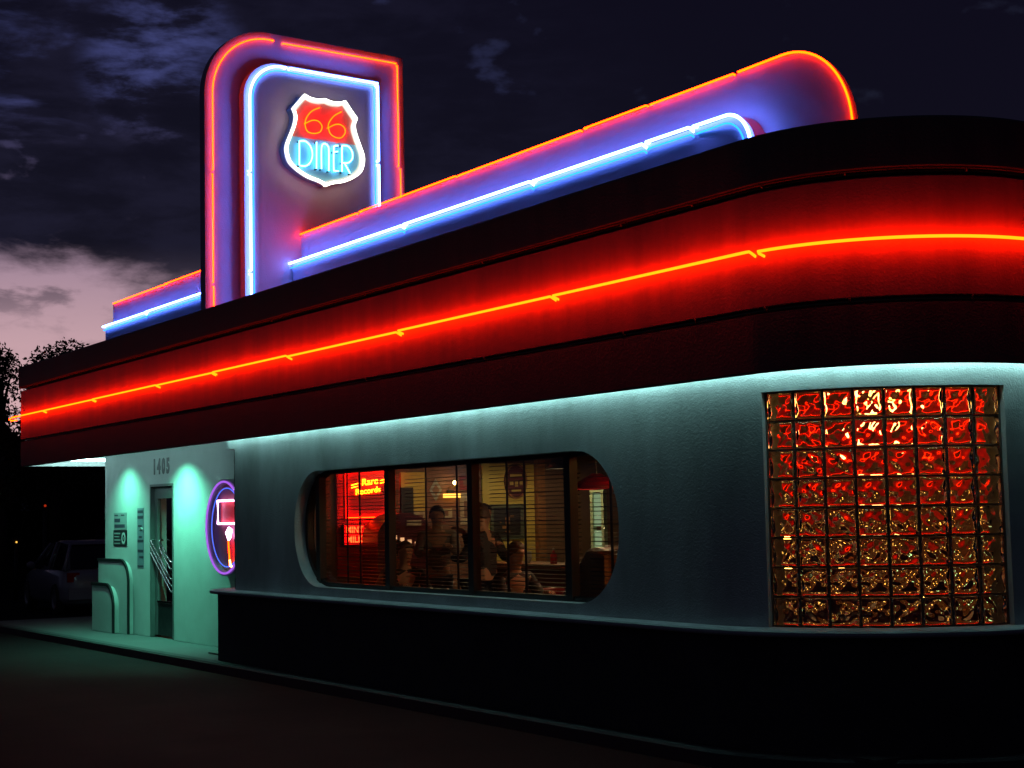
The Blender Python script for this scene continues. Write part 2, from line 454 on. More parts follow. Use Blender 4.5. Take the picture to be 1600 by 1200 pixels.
segs = [(-26.12, -24.42), (-24.38, -22.05), (-22.01, -19.50), (-19.46, -17.62), (-17.58, -15.54), (-15.50, -13.08), (-13.04, -10.50), (-10.46, (4.0, None)), ((7.5, None), (90, 12.0))]
zj = [0.0, 0.0, 0.005, 0.0, 0.006, -0.006, 0.004, 0.006, -0.004]
for i, (a, b) in enumerate(segs):
    z = 3.415 + zj[i]
    p = along(a, b, 0.054, z)
    # ends turn back towards the wall
    def back(q, t):
        return (q[0]+t*0.035, q[1]+0.06, q[2]-0.03)
    if i == 0: p = [(-25.93, 7.12, z-0.05), (-26.08, 7.08, z-0.055), (-26.16, 7.065, z-0.03)] + p
    else:
        p = [(p[0][0], p[0][1]+0.06, p[0][2]-0.03), (p[0][0]-0.005, p[0][1]+0.015, p[0][2]-0.012)] + p
    if i < 8: p = p + [(p[-1][0]+0.012, p[-1][1]+0.012, p[-1][2]-0.012), (p[-1][0]+0.0, p[-1][1]+0.06, p[-1][2]-0.03)]
    P('neon_tube', MB().tube(p, 0.0103, 8), M['red_neon'], canopy)
P('unlit_tube', MB().tube(along(-25.6, (90, 12.0), -0.02, 3.848), 0.008, 6), M['dead_tube'], canopy)
P('unlit_tube', MB().tube(along(-25.6, (90, 12.0), -0.02, 3.018), 0.008, 6), M['dead_tube'], canopy)
for z in (3.848, 3.018):
    for x in (-24.9, -22.7, -20.4, -18.1, -16.0, -13.8, -11.6, -9.6, -8.75):
        P('tube_support', MB().tube([(x, 7.21, z), (x, 7.145, z), (x+0.01, 7.135, z+0.02)], 0.006, 6), M['dead_tube'], canopy)
    for a in (8, 35, 70):
        c = math.cos(R(a)); s_ = math.sin(R(a))
        P('tube_support', MB().tube([(-8.2+r_*s_, 8.43-r_*c, z+dz) for r_, dz in ((1.22, 0), (1.29, 0), (1.30, 0.02))], 0.006, 6), M['dead_tube'], canopy)
# cove lighting behind the canopy lip
cove_path = [(-18.2, 7.468, 2.70)] + [(x, 7.468, 2.70) for x in (-16, -14, -12, -10, -9.2)]
for i in range(1, 25):
    a = R(90*i/24); cove_path.append((WC[0]+1.762*math.sin(a), WC[1]-1.762*math.cos(a), 2.70))
cove_path.append((-7.438, 15.5, 2.70))
P('cove_tube', MB().tube(cove_path, 0.016, 8), M['cove'], canopy)
P('cove_tube', MB().tube([(-20.0, 7.34, 2.705), (-25.35, 7.34, 2.705), (-25.47, 7.40, 2.705), (-25.50, 7.5, 2.705), (-25.50, 9.3, 2.705)], 0.018, 8), glow('entry_tube', (9.0, 16.0, 16.0)), canopy)

# ---- roof sign wall (two wings, a front and a back layer)
def wing(name, xl, xr, curved_end):
    zt, zf = 5.275, 4.895
    if curved_end:
        ob = [(xl, 3.9), (xr+0.02, 3.9), (xr+0.02, 4.55)] + arc(xr-0.71, 4.55, 0.73, 0, 90, 16)[1:] + [(xl, zt+0.005)]
        of = [(xl, 3.9), (xr-0.93, 3.9), (xr-0.93, 4.58)] + arc(xr-1.25, 4.575, 0.32, 0, 90, 10)[1:] + [(xl, zf)]
    else:
        ob = [(xl, 3.9), (xr, 3.9), (xr, zt), (xl, zt)]; of = [(xl, 3.9), (xr, 3.9), (xr, zf), (xl, zf)]
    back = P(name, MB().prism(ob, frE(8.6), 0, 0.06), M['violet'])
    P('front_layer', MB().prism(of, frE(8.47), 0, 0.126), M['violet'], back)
    return back
rw = wing('sign_wall', -18.46, -8.615, True)
lw = wing('sign_wall', -25.6, -18.66, False)
def hook(p, q):   # end leg of a tube into the wall
    return [(p[0], p[1]+0.055, p[2])] + q
def seg_tubes(parent, xs, z, y, mat, r, tail=None, gap=0.02, jit=0.003):
    for i in range(len(xs)-1):
        zz = z + (jit if i % 2 else -jit)
        a, b = xs[i]+gap, xs[i+1]-gap
        pts = [(a, y+0.05, zz), (a, y+0.008, zz), (a+0.012, y, zz)]
        last = (i == len(xs)-2)
        if last and tail: pts += [(x, y, z_+ (zz-z)) for x, z_ in tail]
        else: pts += [(b-0.012, y, zz), (b, y+0.008, zz-0.006), (b, y+0.05, zz-0.03)]
        P('neon_tube', MB().tube(pts, r, 8), mat, parent)
red_tail = [(x, z) for x, z in arc(-9.325, 4.55, 0.741, 90, 0, 18)] + [(-8.584, 4.2)]
seg_tubes(rw, [-18.42, -16.72, -14.42, -12.1, -11.08, -9.9], 5.288, 8.585, M['wing_red_neon'], 0.0095, None)
P('neon_tube', MB().tube([(-9.87, 8.61, 5.295), (-9.87, 8.59, 5.288)] + [(x, 8.585, z) for x, z in red_tail], 0.0095, 8), M['wing_red_neon'], rw)
blue_tail = [(x, z) for x, z in arc(-9.86, 4.60, 0.30, 90, 0, 12)] + [(-9.56, 4.2)]
seg_tubes(rw, [-18.42, -15.35, -12.75, -10.95, -10.3], 4.90, 8.425, M['blue_neon'], 0.0135)
P('neon_tube', MB().tube([(-10.27, 8.47, 4.90), (-10.27, 8.425, 4.90)] + [(x, 8.425, z) for x, z in blue_tail], 0.0135, 8), M['blue_neon'], rw)
seg_tubes(rw, [-18.40, -15.35, -12.75, -10.95, -10.3], 4.842, 8.44, M['cyan_neon'], 0.008)
P('neon_tube', MB().tube([(-10.27, 8.46, 4.842)] + [(x-0.02, 8.44, z) for x, z in arc(-9.88, 4.59, 0.252, 90, 0, 12)] + [(-9.65, 8.44, 4.2)], 0.008, 8), M['cyan_neon'], rw)
seg_tubes(lw, [-25.58, -23.2, -18.75], 5.288, 8.585, M['wing_red_neon'], 0.0095)
seg_tubes(lw, [-25.64, -23.6, -18.75], 4.90, 8.425, M['blue_neon'], 0.0135)
seg_tubes(lw, [-25.64, -23.6, -18.75], 4.842, 8.44, M['cyan_neon'], 0.008)

# ---- roof fin
FH = Vector((-0.0857, 1, 0)).normalized(); FN = Vector((1, 0.0857, 0)).normalized(); FO = Vector((-18.46, 8.6, 0))
def fin(u, v, d): return tuple(FO + FH*u + FN*d + Vector((0, 0, v)))
fl, fr_, ft, rad = -1.285, 1.66, 7.865, 0.90
fout = [(fl, 3.9), (fr_, 3.9), (fr_, ft)] + arc(fl+rad, ft-rad, rad, 90, 180, 20)
finb = P('roof_fin', MB().prism(fout, fin, -0.13, 0.0), M['violet'])
bl, br, bt, brd = -0.81, 1.19, 7.44, 0.48
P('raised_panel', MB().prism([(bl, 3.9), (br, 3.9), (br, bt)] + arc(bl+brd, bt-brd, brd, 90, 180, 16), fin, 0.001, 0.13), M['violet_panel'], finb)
rl, rr_, rt = -1.19, 1.555, 7.768
def fin_tube(pts, d, r, mat):
    q = [fin(u, v, d) for u, v in pts]
    q = [fin(pts[0][0], pts[0][1], d-0.045)] + q + [fin(pts[-1][0], pts[-1][1], d-0.045)]
    P('neon_tube', MB().tube(q, r, 8), mat, finb)
fin_tube([(rl, 4.0), (rl, 4.55)], 0.032, 0.0095, M['sign_red_neon'])
fin_tube([(rl-0.005, 4.60), (rl-0.005, 5.95)], 0.032, 0.0095, M['sign_red_neon'])
fin_tube([(rl, 6.0), (rl, rt-0.80)] + arc(rl+0.80, rt-0.80, 0.80, 180, 90, 18)[1:] + [(rl+0.86, rt)], 0.032, 0.0095, M['sign_red_neon'])
fin_tube([(rl+1.0, rt-0.015), (rr_-0.02, rt-0.005)], 0.032, 0.0095, M['sign_red_neon'])
fin_tube([(rr_-0.005, rt-0.03), (rr_-0.005, 6.36)], 0.032, 0.0095, M['sign_red_neon'])
fin_tube([(rr_+0.022, 6.33), (rr_+0.022, 4.6)], 0.032, 0.0095, M['sign_red_neon'])
ul, ur, ut = -0.753, 1.14, 7.395
fin_tube([(ul, 4.0), (ul, 4.72)], 0.18, 0.014, M['blue_neon'])
fin_tube([(ul, 4.76), (ul, 5.97)], 0.18, 0.014, M['blue_neon'])
fin_tube([(ul, 6.01), (ul, ut-0.46)] + arc(ul+0.46, ut-0.46, 0.46, 180, 90, 14)[1:] + [(ul+0.52, ut)], 0.18, 0.014, M['blue_neon'])
fin_tube([(ul+0.58, ut), (ur, ut)], 0.18, 0.014, M['blue_neon'])
fin_tube([(ur, ut-0.03), (ur, 6.36)], 0.18, 0.014, M['blue_neon'])
fin_tube([(ur, 6.31), (ur, 4.6)], 0.18, 0.014, M['blue_neon'])
fin_tube([(ul+0.05, 4.0), (ul+0.05, ut-0.46)] + arc(ul+0.46, ut-0.46, 0.41, 180, 90, 14)[1:] + [(ur-0.05, ut-0.05), (ur-0.05, 4.6)], 0.165, 0.008, M['cyan_neon'])

# ---- main window
win = P('window', MB().add([], []), M['frame'])
bpy.data.objects.remove(win)
def ring(poly_o, poly_i, fr, d0, d1):
    mb = MB(); n = len(poly_o)
    for d in (d0, d1):
        mb.add([fr(u, v, d) for u, v in poly_o] + [fr(u, v, d) for u, v in poly_i], [(i, (i+1) % n, n+(i+1) % n, n+i) for i in range(n)])
    for pl in (poly_o, poly_i):
        mb.add([fr(u, v, d0) for u, v in pl] + [fr(u, v, d1) for u, v in pl], [(i, (i+1) % n, n+(i+1) % n, n+i) for i in range(n)])
    return mb
def stad(x0, x1, z0, z1, r):
    return arc(x1-r, z0+r, r, -90, 0, 14) + arc(x1-r, z1-r, r, 0, 90, 14) + arc(x0+r, z1-r, r, 90, 180, 14) + arc(x0+r, z0+r, r, 180, 270, 14)
win = P('window', ring(stad(wx0-0.004, wx1+0.004, wz0-0.004, wz1+0.004, wr+0.004), stad(wx0+0.06, wx1-0.06, wz0+0.045, wz1-0.035, wr-0.055), frE(7.66), 0, 0.08), M['frame'])
mull = [-15.95, -14.35, -12.72, -11.13]
for x in mull:
    P('mullion', MB().box(x-0.045, x+0.045, 7.645, 7.725, wz0+0.012, wz1-0.012), M['frame'], win)
edges = [wx0+0.03] + mull + [wx1-0.03]
for i in range(5):
    a = edges[i]+(0.05 if i else 0.02); b = edges[i+1]-(0.05 if i < 4 else 0.02)
    za, zb = (wz0+0.03, wz1-0.03) if 0 < i < 4 else (wz0+0.1, wz1-0.1)
    P('pane', MB().box(a, b, 7.70, 7.706, za, zb), M['pane'], win)

# ---- glass block windows
def block_mesh(seed):
    rnd = random.Random(seed); n = 20; S = 0.094; T = 0.042
    mb = MB(); ph = [rnd.uniform(0, 6.28) for _ in range(6)]
    def h(u, v):       # pressed wavy cross pattern
        e = min(1.0, (1-max(abs(u), abs(v)))*5)
        a = math.sin(4.2*(abs(u)+abs(v))+1.0*math.sin(3*v+ph[0]))*0.6 + math.sin(6.5*(u-v)+0.9*math.sin(4*u+ph[1]))*0.4
        w = math.sin(5.0*u+2.5*v+ph[2]) + math.sin(4.0*v-3*u+ph[3])
        return e*(0.0080*a + 0.0042*w)
    for sgn in (1, -1):
        vs = []
        for j in range(n+1):
            for i in range(n+1):
                u = -1+2*i/n; v = -1+2*j/n
                r = max(abs(u), abs(v)); d = 0.006*max(0, (r-0.86)/0.14)**2
                vs.append((u*S, sgn*(-T + d + (h(u, v) if sgn > 0 else 0.6*h(v, -u))), v*S))
        mb.add(vs, [(j*(n+1)+i, j*(n+1)+i+1, (j+1)*(n+1)+i+1, (j+1)*(n+1)+i) for j in range(n) for i in range(n)], True)
    k = (n+1)**2
    rim = [i for i in range(n)] + [i*(n+1)+n for i in range(n)] + [n*(n+1)+n-i for i in range(n)] + [(n-i)*(n+1) for i in range(n)]
    m = len(rim)
    for i in range(m):
        a, b = rim[i], rim[(i+1) % m]; mb.f.append([a, b, b+k, a+k]); mb.sm.append(False)
    return mb
blk_protos = [block_mesh(s) for s in (1, 2, 3)]
def me_of(mb, name):
    me = bpy.data.meshes.new(name); me.from_pydata(mb.v, [], mb.f); me.polygons.foreach_set('use_smooth', mb.sm)
    bm = bmesh.new(); bm.from_mesh(me); bmesh.ops.recalc_face_normals(bm, faces=bm.faces); bm.to_mesh(me); bm.free()
    me.materials.append(M['block']); return me
blk_me = [me_of(b, 'glass_block') for b in blk_protos]
def place_block(parent, x, y, z, rz, k):
    o = bpy.data.objects.new('glass_block', blk_me[k % 3]); COL.objects.link(o); o.parent = parent
    o.location = Vector((x, y, z)) - root_loc(parent); o.rotation_euler = (0, (0, math.pi/2, math.pi, -math.pi/2)[k % 4] if k % 3 else 0, rz)
RB = 1.60; NB = 8; zb0 = 0.868; pz = (2.522-zb0)/8
grid = MB()
for i in range(NB+1):
    a = R(A0+(A1-A0)*i/NB); w = 0.0065
    c, s_ = math.cos(a), math.sin(a)
    f = lambda u, v, d, c=c, s_=s_: (WC[0]+(RB+d)*s_+u*c, WC[1]-(RB+d)*c+u*s_, v)
    w0 = -w if i else -0.003; w1 = w if i < NB else 0.003
    grid.prism([(w0, 0.864), (w1, 0.864), (w1, 2.523), (w0, 2.523)], f, -0.03 if 0 < i < NB else -0.14, 0.026 if 0 < i < NB else 0.05)
for j in range(NB+1):
    z = zb0+pz*j; h_ = 0.006
    path = []
    for i in range(33):
        a = R(A0+(A1-A0)*i/32); path.append((WC[0]+RB*math.sin(a), WC[1]-RB*math.cos(a), math.sin(a), -math.cos(a)))
    grid.sweep(path, [(-0.028, z-h_), (0.024, z-h_), (0.024, z+h_), (-0.028, z+h_)], True)
gbw = P('glass_block_window', grid, M['mortar'])
for i in range(NB):
    a = A0+(A1-A0)*(i+0.5)/NB
    for j in range(NB):
        place_block(gbw, WC[0]+RB*math.sin(R(a)), WC[1]-RB*math.cos(R(a)), zb0+pz*(j+0.5), R(a), (i*5+j*3+i*j) % 12)
sg = MB().box(-18.165, -18.155, 7.60, 7.66, 0.864, 2.538)
for j in range(9): sg.box(-18.155, -17.985, 7.60, 7.66, max(0.864, 0.866+0.208*j-0.006), min(2.538, 0.866+0.208*j+0.006))
sidew = P('glass_block_window', sg, M['mortar'])
for j in range(8): place_block(sidew, -18.10, 7.80, 0.866+0.208*(j+0.5), math.pi/2, j+1)
for j in range(8): place_block(sidew, -18.10, 8.0, 0.866+0.208*(j+0.5), math.pi/2, j+2)
for j in range(8): place_block(sidew, -18.075, 7.64, 0.866+0.208*(j+0.5), 0, j)

# ---- entry door
door = P('door', MB().box(-22.99, -22.86, 8.35, 8.39, 0.03, 2.20).box(-22.24, -22.11, 8.35, 8.39, 0.03, 2.20).box(-22.86, -22.24, 8.35, 8.39, 2.03, 2.20), M['door_frame'])
P('kick_panel', MB().box(-22.86, -22.24, 8.352, 8.388, 0.03, 0.50), M['dark_metal'], door)
P('pane', MB().box(-22.86, -22.24, 8.366, 8.372, 0.50, 2.03), M['pane'], door)
P('glazing_bar', MB().box(-22.85, -22.25, 8.335, 8.35, 0.505, 0.535), M['chrome'], door)
P('door_frame', MB().box(-23.03, -22.992, 8.29, 8.45, 0.0, 2.24).box(-22.108, -22.07, 8.29, 8.45, 0.0, 2.24).box(-22.992, -22.108, 8.29, 8.45, 2.205, 2.24), M['door_frame'])
for k, (x0, z0, x1, z1) in enumerate([(-22.97, 1.40, -22.19, 0.875), (-22.97, 1.31, -22.19, 0.785), (-22.97, 1.22, -22.19, 0.70), (-22.62, 1.40, -22.20, 1.12), (-22.62, 1.30, -22.20, 1.02)]):
    y = 8.29  # the two short bars stand for reflections in the door glass
    P('handle', MB().tube(spline([(x0-0.015, 8.35, z0+0.02), (x0-0.01, y+0.01, z0+0.015), (x0+0.02, y, z0-0.01), ((x0+x1)/2, y, (z0+z1)/2), (x1-0.03, y, z1+0.02), (x1+0.03, y, z1-0.012), (x1+0.08, y+0.01, z1-0.015), (x1+0.085, 8.35, z1-0.015)], 5), 0.014, 8), M['chrome'], door)

# ---- interior shell (parts of the building)
P('interior_floor', MB().box(-19.5, -7.8, 7.79, 15.9, 0.0, 0.02), M['tile_floor'])
P('interior_ceiling', MB().box(-25.0, -7.8, 8.61, 15.9, 2.95, 2.98).box(-18.25, -7.8, 7.79, 8.605, 2.95, 2.98), M['ceiling'])
P('back_wall', MB().box(-25.0, -7.76, 15.4, 15.5, 0, 2.94), M['room'])
part = P('partition_wall', MB().box(-19.65, -19.5, 8.56, 15.39, 0, 2.94), M['room'])
P('siding_panel', MB().box(-19.498, -19.47, 11.92, 12.80, 0.6, 2.42), M['yellow_siding'], part, 'yellow horizontal siding behind the framed picture')
P('siding_panel', MB().box(-19.498, -19.47, 10.60, 10.98, 1.62, 2.30), M['yellow_siding'], part, 'short piece of yellow siding beside the dark doorway')
P('red_panel', MB().box(-19.498, -19.47, 9.62, 10.52, 0.9, 2.36), M['red_panel'], part)
P('mural_panel', MB().box(-19.498, -19.475, 11.0, 11.90, 0.6, 2.42), M['brown_wall'], part)
P('dark_doorway', MB().box(-19.498, -19.46, 10.60, 10.79, 0.02, 2.09), M['black'], part)
P('dark_post', MB().box(-19.498, -19.40, 12.82, 12.95, 0.02, 2.94), M['wood'], part)
P('lobby_wall', MB().box(-25.0, -19.66, 10.4, 10.5, 0, 2.94), M['wood'])
P('red_wall', MB().box(-13.2, -7.8, 10.7, 10.8, 1.80, 2.94), M['red_panel'])
P('corner_wall', MB().box(-13.2, -7.8, 10.7, 10.8, 0.02, 1.795), M['dark_wood'])
P('ceiling_neon', MB().tube([(-12.9, 10.5, 2.62), (-8.1, 10.5, 2.62)], 0.014, 8), glow('inside_red_neon', (20.0, 0.42, 0.02)))  # tube added to redden the upper wall behind the glass blocks
P('green_door_frame', MB().box(-18.36, -18.30, 13.0, 13.06, 0.02, 1.97).box(-18.10, -18.04, 13.0, 13.06, 0.02, 1.97).box(-18.36, -18.04, 13.0, 13.06, 1.975, 2.06), M['green_trim'])

P('lit_doorway', MB().box(-18.29, -18.11, 13.02, 13.03, 1.50, 1.96).box(-18.29, -18.11, 13.02, 13.03, 0.9, 1.44), glow('pale_green_light', (0.20, 0.28, 0.15)))
# ------------------------------------------------------------------ shield sign on the fin
sh = thing('shield_sign', 'white-bordered road shield neon sign reading 66 DINER on the roof fin', 'sign', fin(0.26, 5.9, 0.14))
OUT = [(-0.041,7.051),(0.038,7.021),(0.158,7.014),(0.262,7.036),(0.366,7.014),(0.486,7.021),(0.565,7.051),(0.645,6.952),(0.735,6.85),(0.70,6.755),(0.722,6.64),(0.78,6.50),(0.828,6.38),(0.835,6.28),(0.79,6.155),(0.67,6.06),(0.52,5.99),(0.36,5.952),(0.262,5.912),(0.164,5.952),(0.004,5.99),(-0.146,6.06),(-0.266,6.155),(-0.311,6.28),(-0.304,6.38),(-0.256,6.50),(-0.198,6.64),(-0.176,6.755),(-0.211,6.85),(-0.121,6.952)]
SP = lambda mb, name, mat, par=None, lab=None: P2(name, mb, mat, par or sh, lab)
def P2(name, mb, mat, par, lab=None):
    o = obj(name, mb, mat, par)
    if lab: o['label'] = lab
    return o
corner = {0, 3, 6, 8, 18, 28}
def shield_outline(n=5):
    # sharp at the horns, the ears and the foot, smooth between
    idx = [0, 3, 6, 8, 18, 28, 30]; out = []
    for a, b in zip(idx, idx[1:]):
        q = [OUT[i % 30] for i in range(a, b+1)]
        out += spline(q, n)[:-1]
    return out
so = shield_outline()
ctr = (0.262, 6.48)
def grow(poly, k): return [(ctr[0]+(x-ctr[0])*k, ctr[1]+(z-ctr[1])*k) for x, z in poly]
SP(MB().prism(grow(so, 1.0), fin, 0.135, 0.25), 'sign_box', M['shield_side'])
face = MB().prism(grow(so, 1.012), fin, 0.251, 0.262)
SP(face, 'sign_face', M['shield'])
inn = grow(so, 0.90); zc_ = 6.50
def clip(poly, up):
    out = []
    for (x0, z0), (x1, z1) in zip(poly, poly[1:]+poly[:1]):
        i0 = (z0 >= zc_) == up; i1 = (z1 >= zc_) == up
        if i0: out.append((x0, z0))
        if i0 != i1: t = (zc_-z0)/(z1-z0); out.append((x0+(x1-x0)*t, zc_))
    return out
SP(MB().prism(clip(inn, True), fin, 0.263, 0.266), 'upper_field', paint('field_red', (0.62, 0.16, 0.14), 0.4))  # red glow of the numerals put into the paint
SP(MB().prism(clip(inn, False), fin, 0.263, 0.266), 'lower_field', paint('field_blue', (0.26, 0.58, 0.72), 0.4))  # cyan glow of the lettering put into the paint
half = len(so)//2
gap = [i for i in range(len(so))]
top_i = min(range(len(so)), key=lambda i: abs(so[i][0]-0.262)+abs(so[i][1]-7.036))
bot_i = min(range(len(so)), key=lambda i: abs(so[i][0]-0.262)+abs(so[i][1]-5.912))
def half_tube(i0, i1):
    ii = list(range(i0, i1+1)) if i1 > i0 else list(range(i0, len(so))) + list(range(0, i1+1))
    q = [grow([so[i]], 0.985)[0] for i in ii]
    q[0] = tuple(a+(b-a)*0.35 for a, b in zip(q[0], q[1])); q[-1] = tuple(a+(b-a)*0.35 for a, b in zip(q[-1], q[-2]))
    pts = [fin(q[0][0], q[0][1], 0.262)] + [fin(u, v, 0.30) for u, v in q] + [fin(q[-1][0], q[-1][1], 0.262)]
    SP(MB().tube(pts, 0.018, 8), 'border_tube', M['white_neon'])
half_tube(top_i, bot_i); half_tube(bot_i, top_i)
S1 = [(0.173,6.908),(0.053,6.844),(-0.028,6.739),(-0.042,6.644),(-0.004,6.573),(0.089,6.562),(0.176,6.597),(0.203,6.671),(0.151,6.728),(0.064,6.729),(-0.029,6.681)]
S2 = [(0.496,6.899),(0.387,6.831),(0.311,6.738),(0.297,6.666),(0.329,6.587),(0.41,6.55),(0.491,6.561),(0.547,6.633),(0.534,6.697),(0.466,6.729),(0.385,6.713),(0.304,6.666)]
for s_ in (S1, S2):
    q = spline(s_, 5)
    SP(MB().tube([fin(s_[0][0], s_[0][1], 0.262)] + [fin(u, v, 0.312) for u, v in q] + [fin(q[-1][0], q[-1][1], 0.262)], 0.0075, 8), 'numeral_six', M['orange_neon'])
LET = {'letter_d': [[(-0.134,6.127),(-0.13,6.435)], [(-0.13,6.435),(-0.045,6.446),(0.03,6.39),(0.059,6.29),(0.03,6.19),(-0.04,6.13),(-0.134,6.124)]],
 'letter_i': [[(0.121,6.455),(0.116,6.11)]],
 'letter_n': [[(0.189,6.115),(0.193,6.39),(0.234,6.448),(0.28,6.43),(0.30,6.37),(0.296,6.101)]],
 'letter_e': [[(0.438,6.447),(0.39,6.437),(0.374,6.40),(0.37,6.14),(0.385,6.116),(0.444,6.118)], [(0.373,6.36),(0.434,6.37)]],
 'letter_r': [[(0.492,6.112),(0.496,6.455)], [(0.496,6.455),(0.585,6.46),(0.645,6.40),(0.65,6.31),(0.59,6.245),(0.497,6.232)], [(0.53,6.236),(0.614,6.105)]]}
for nm, strokes in LET.items():
    mb = MB(); dk = MB()
    for st in strokes:
        q = spline(st, 5) if len(st) > 2 else st
        mb.tube([fin(u, v, 0.312) for u, v in q], 0.0105, 8)
        for e in (st[0], st[-1]):
            dk.tube([fin(e[0], e[1]-0.004, 0.258), fin(e[0], e[1]-0.006, 0.315)], 0.011, 6)
    lo = SP(mb, nm, M['ice_neon'])
    SP(dk, 'tube_end', M['blockout'], lo)

# ------------------------------------------------------------------ round neon sign beside the entry
rs = thing('round_neon_sign', 'round violet-rimmed neon sign half hidden by the corner, beside the entry door', 'sign', (-19.79, 8.29, 1.01))
cx, cz = -19.79, 1.597
def frS(u, v, d): return (cx+u, 8.29-d, cz+v)
circ = lambda r, n=48: [(r*math.cos(2*math.pi*i/n), r*math.sin(2*math.pi*i/n)) for i in range(n)]
P2('sign_face', MB().prism(circ(0.60), frS, 0.0, 0.09), M['sign_face'], rs)
P2('rim', ring(circ(0.635), circ(0.575), frS, 0.005, 0.15), M['sign_rim'], rs)
P2('rim_tube', MB().tube([frS(u, v, 0.165) for u, v in circ(0.60)], 0.014, 8, True), M['violet_neon'], rs)
P2('inner_tube', MB().tube([frS(u, v, 0.13) for u, v in circ(0.50)], 0.009, 8, True), M['blue_neon'], rs) if False else P2('inner_tube', MB().tube([frS(u, v, 0.12) for u, v in circ(0.515)], 0.008, 8, True), glow('deep_blue_tube', (0.10, 0.2, 1.2)), rs)
P2('red_field', MB().prism([(-0.235, 0.06), (0.345, 0.06), (0.345, 0.34), (-0.235, 0.34)], frS, 0.091, 0.10), M['sign_red'], rs)
P2('outline_tube', MB().tube([frS(u, v, 0.14) for u, v in [(-0.25, 0.05), (0.36, 0.05), (0.36, 0.35), (-0.25, 0.35)]], 0.014, 8, True), M['pink_neon'], rs)
P2('heart_tube', MB().tube([frS(u, v, 0.14) for u, v in [(0.045, -0.07), (0.13, -0.01), (0.20, -0.03), (0.16, -0.12), (0.12, -0.155)]], 0.018, 8, True), M['pink_neon'], rs)
P2('stem_tube', MB().tube([frS(u, v, 0.14) for u, v in [(0.10, -0.17), (0.125, -0.33), (0.15, -0.50)]], 0.010, 8), M['orange_neon'], rs)
P2('foot_tube', MB().tube([frS(u, v, 0.14) for u, v in [(0.145, -0.42), (0.165, -0.50), (0.30, -0.52)]], 0.012, 8), M['amber'], rs)

# ------------------------------------------------------------------ house number and notices on the entry wall
hn = thing('house_number', 'dark street number 1405 painted above the entry door', 'house number', (-22.56, 8.297, 2.38))
for i, ch in enumerate('1405'):
    t = text_mb(ch, 0.295, lambda u, v, d, i=i: (-22.845+0.187*i+u, 8.30-d, 2.487+v), 0.0005, 0.006, sx=0.85, bold=0.016)
    o = obj('digit', t, M['numeral'], hn)
def bars(rows, fr, d):
    mb = MB()
    for x0, x1, z0, z1 in rows: mb.prism([(x0, z0), (x1, z0), (x1, z1), (x0, z1)], fr, 0.0005, d)
    return mb
def frN(x, z, y=8.30): return lambda u, v, d: (x+u, y-d, z+v)
n1 = thing('notice_sign', 'pale notice with two dark lines, above the dark plate', 'notice', (-24.37, 8.299, 1.59))
f = frN(-24.37, 1.70)
P2('board', MB().prism([(-0.30, -0.12), (0.30, -0.12), (0.30, 0.14), (-0.30, 0.14)], f, 0, 0.006), M['notice_grey'], n1)
P2('printed_line', bars([(-0.26, 0.0, -0.005, 0.05), (-0.26, 0.22, -0.09, -0.04), (-0.26, -0.1, 0.09, 0.11), (0.05, 0.2, 0.09, 0.11)], lambda u, v, d: f(u, v, d+0.006), 0.003), M['notice_ink'], n1)
n2 = thing('notice_sign', 'black plate with a pale ring symbol on the entry wall', 'notice', (-24.37, 8.299, 1.33))
f2 = frN(-24.37, 1.445)
P2('board', MB().prism(stad(-0.31, 0.31, -0.12, 0.125, 0.02), f2, 0, 0.01), M['notice_dark'], n2)
P2('symbol_ring', ring([(0.17+0.09*math.cos(a*0.2618), 0.09*math.sin(a*0.2618)) for a in range(24)], [(0.17+0.055*math.cos(a*0.2618), 0.055*math.sin(a*0.2618)) for a in range(24)], lambda u, v, d: f2(u, v, d+0.0105), 0, 0.003), M['notice_pale'], n2)
P2('printed_line', bars([(-0.26, 0.02, 0.06, 0.085), (-0.26, -0.02, 0.015, 0.035), (-0.26, 0.03, -0.04, -0.015), (-0.26, 0.0, -0.09, -0.07), (0.15, 0.19, -0.02, 0.02)], lambda u, v, d: f2(u, v, d+0.0105), 0.003), M['notice_grey'], n2)
n3 = thing('notice_strip', 'tall narrow bluish strip of stickers next to the door frame', 'notice', (-23.45, 8.299, 1.0))
f3 = frN(-23.45, 1.45)
P2('board', MB().prism([(-0.14, -0.45), (0.14, -0.45), (0.14, 0.45), (-0.14, 0.45)], f3, 0, 0.005), paint('strip_blue', (0.20, 0.25, 0.30), 0.4), n3)
P2('sticker', bars([(-0.12, 0.11, 0.375, 0.415), (-0.13, 0.12, 0.29, 0.335), (-0.1, 0.06, 0.165, 0.195), (-0.06, 0.06, 0.0, 0.03), (-0.12, 0.13, -0.06, -0.025), (-0.12, 0.12, -0.21, -0.175), (-0.05, 0.13, -0.3, -0.27), (-0.13, 0.13, -0.43, -0.41)], lambda u, v, d: f3(u, v, d+0.0055), 0.003), M['notice_ink'], n3)
P2('pale_arc', MB().tube([f3(0.06+0.055*math.cos(R(a)), 0.10+0.05*math.sin(R(a)), 0.01) for a in range(10, 171, 20)], 0.012, 6), M['notice_pale'], n3)

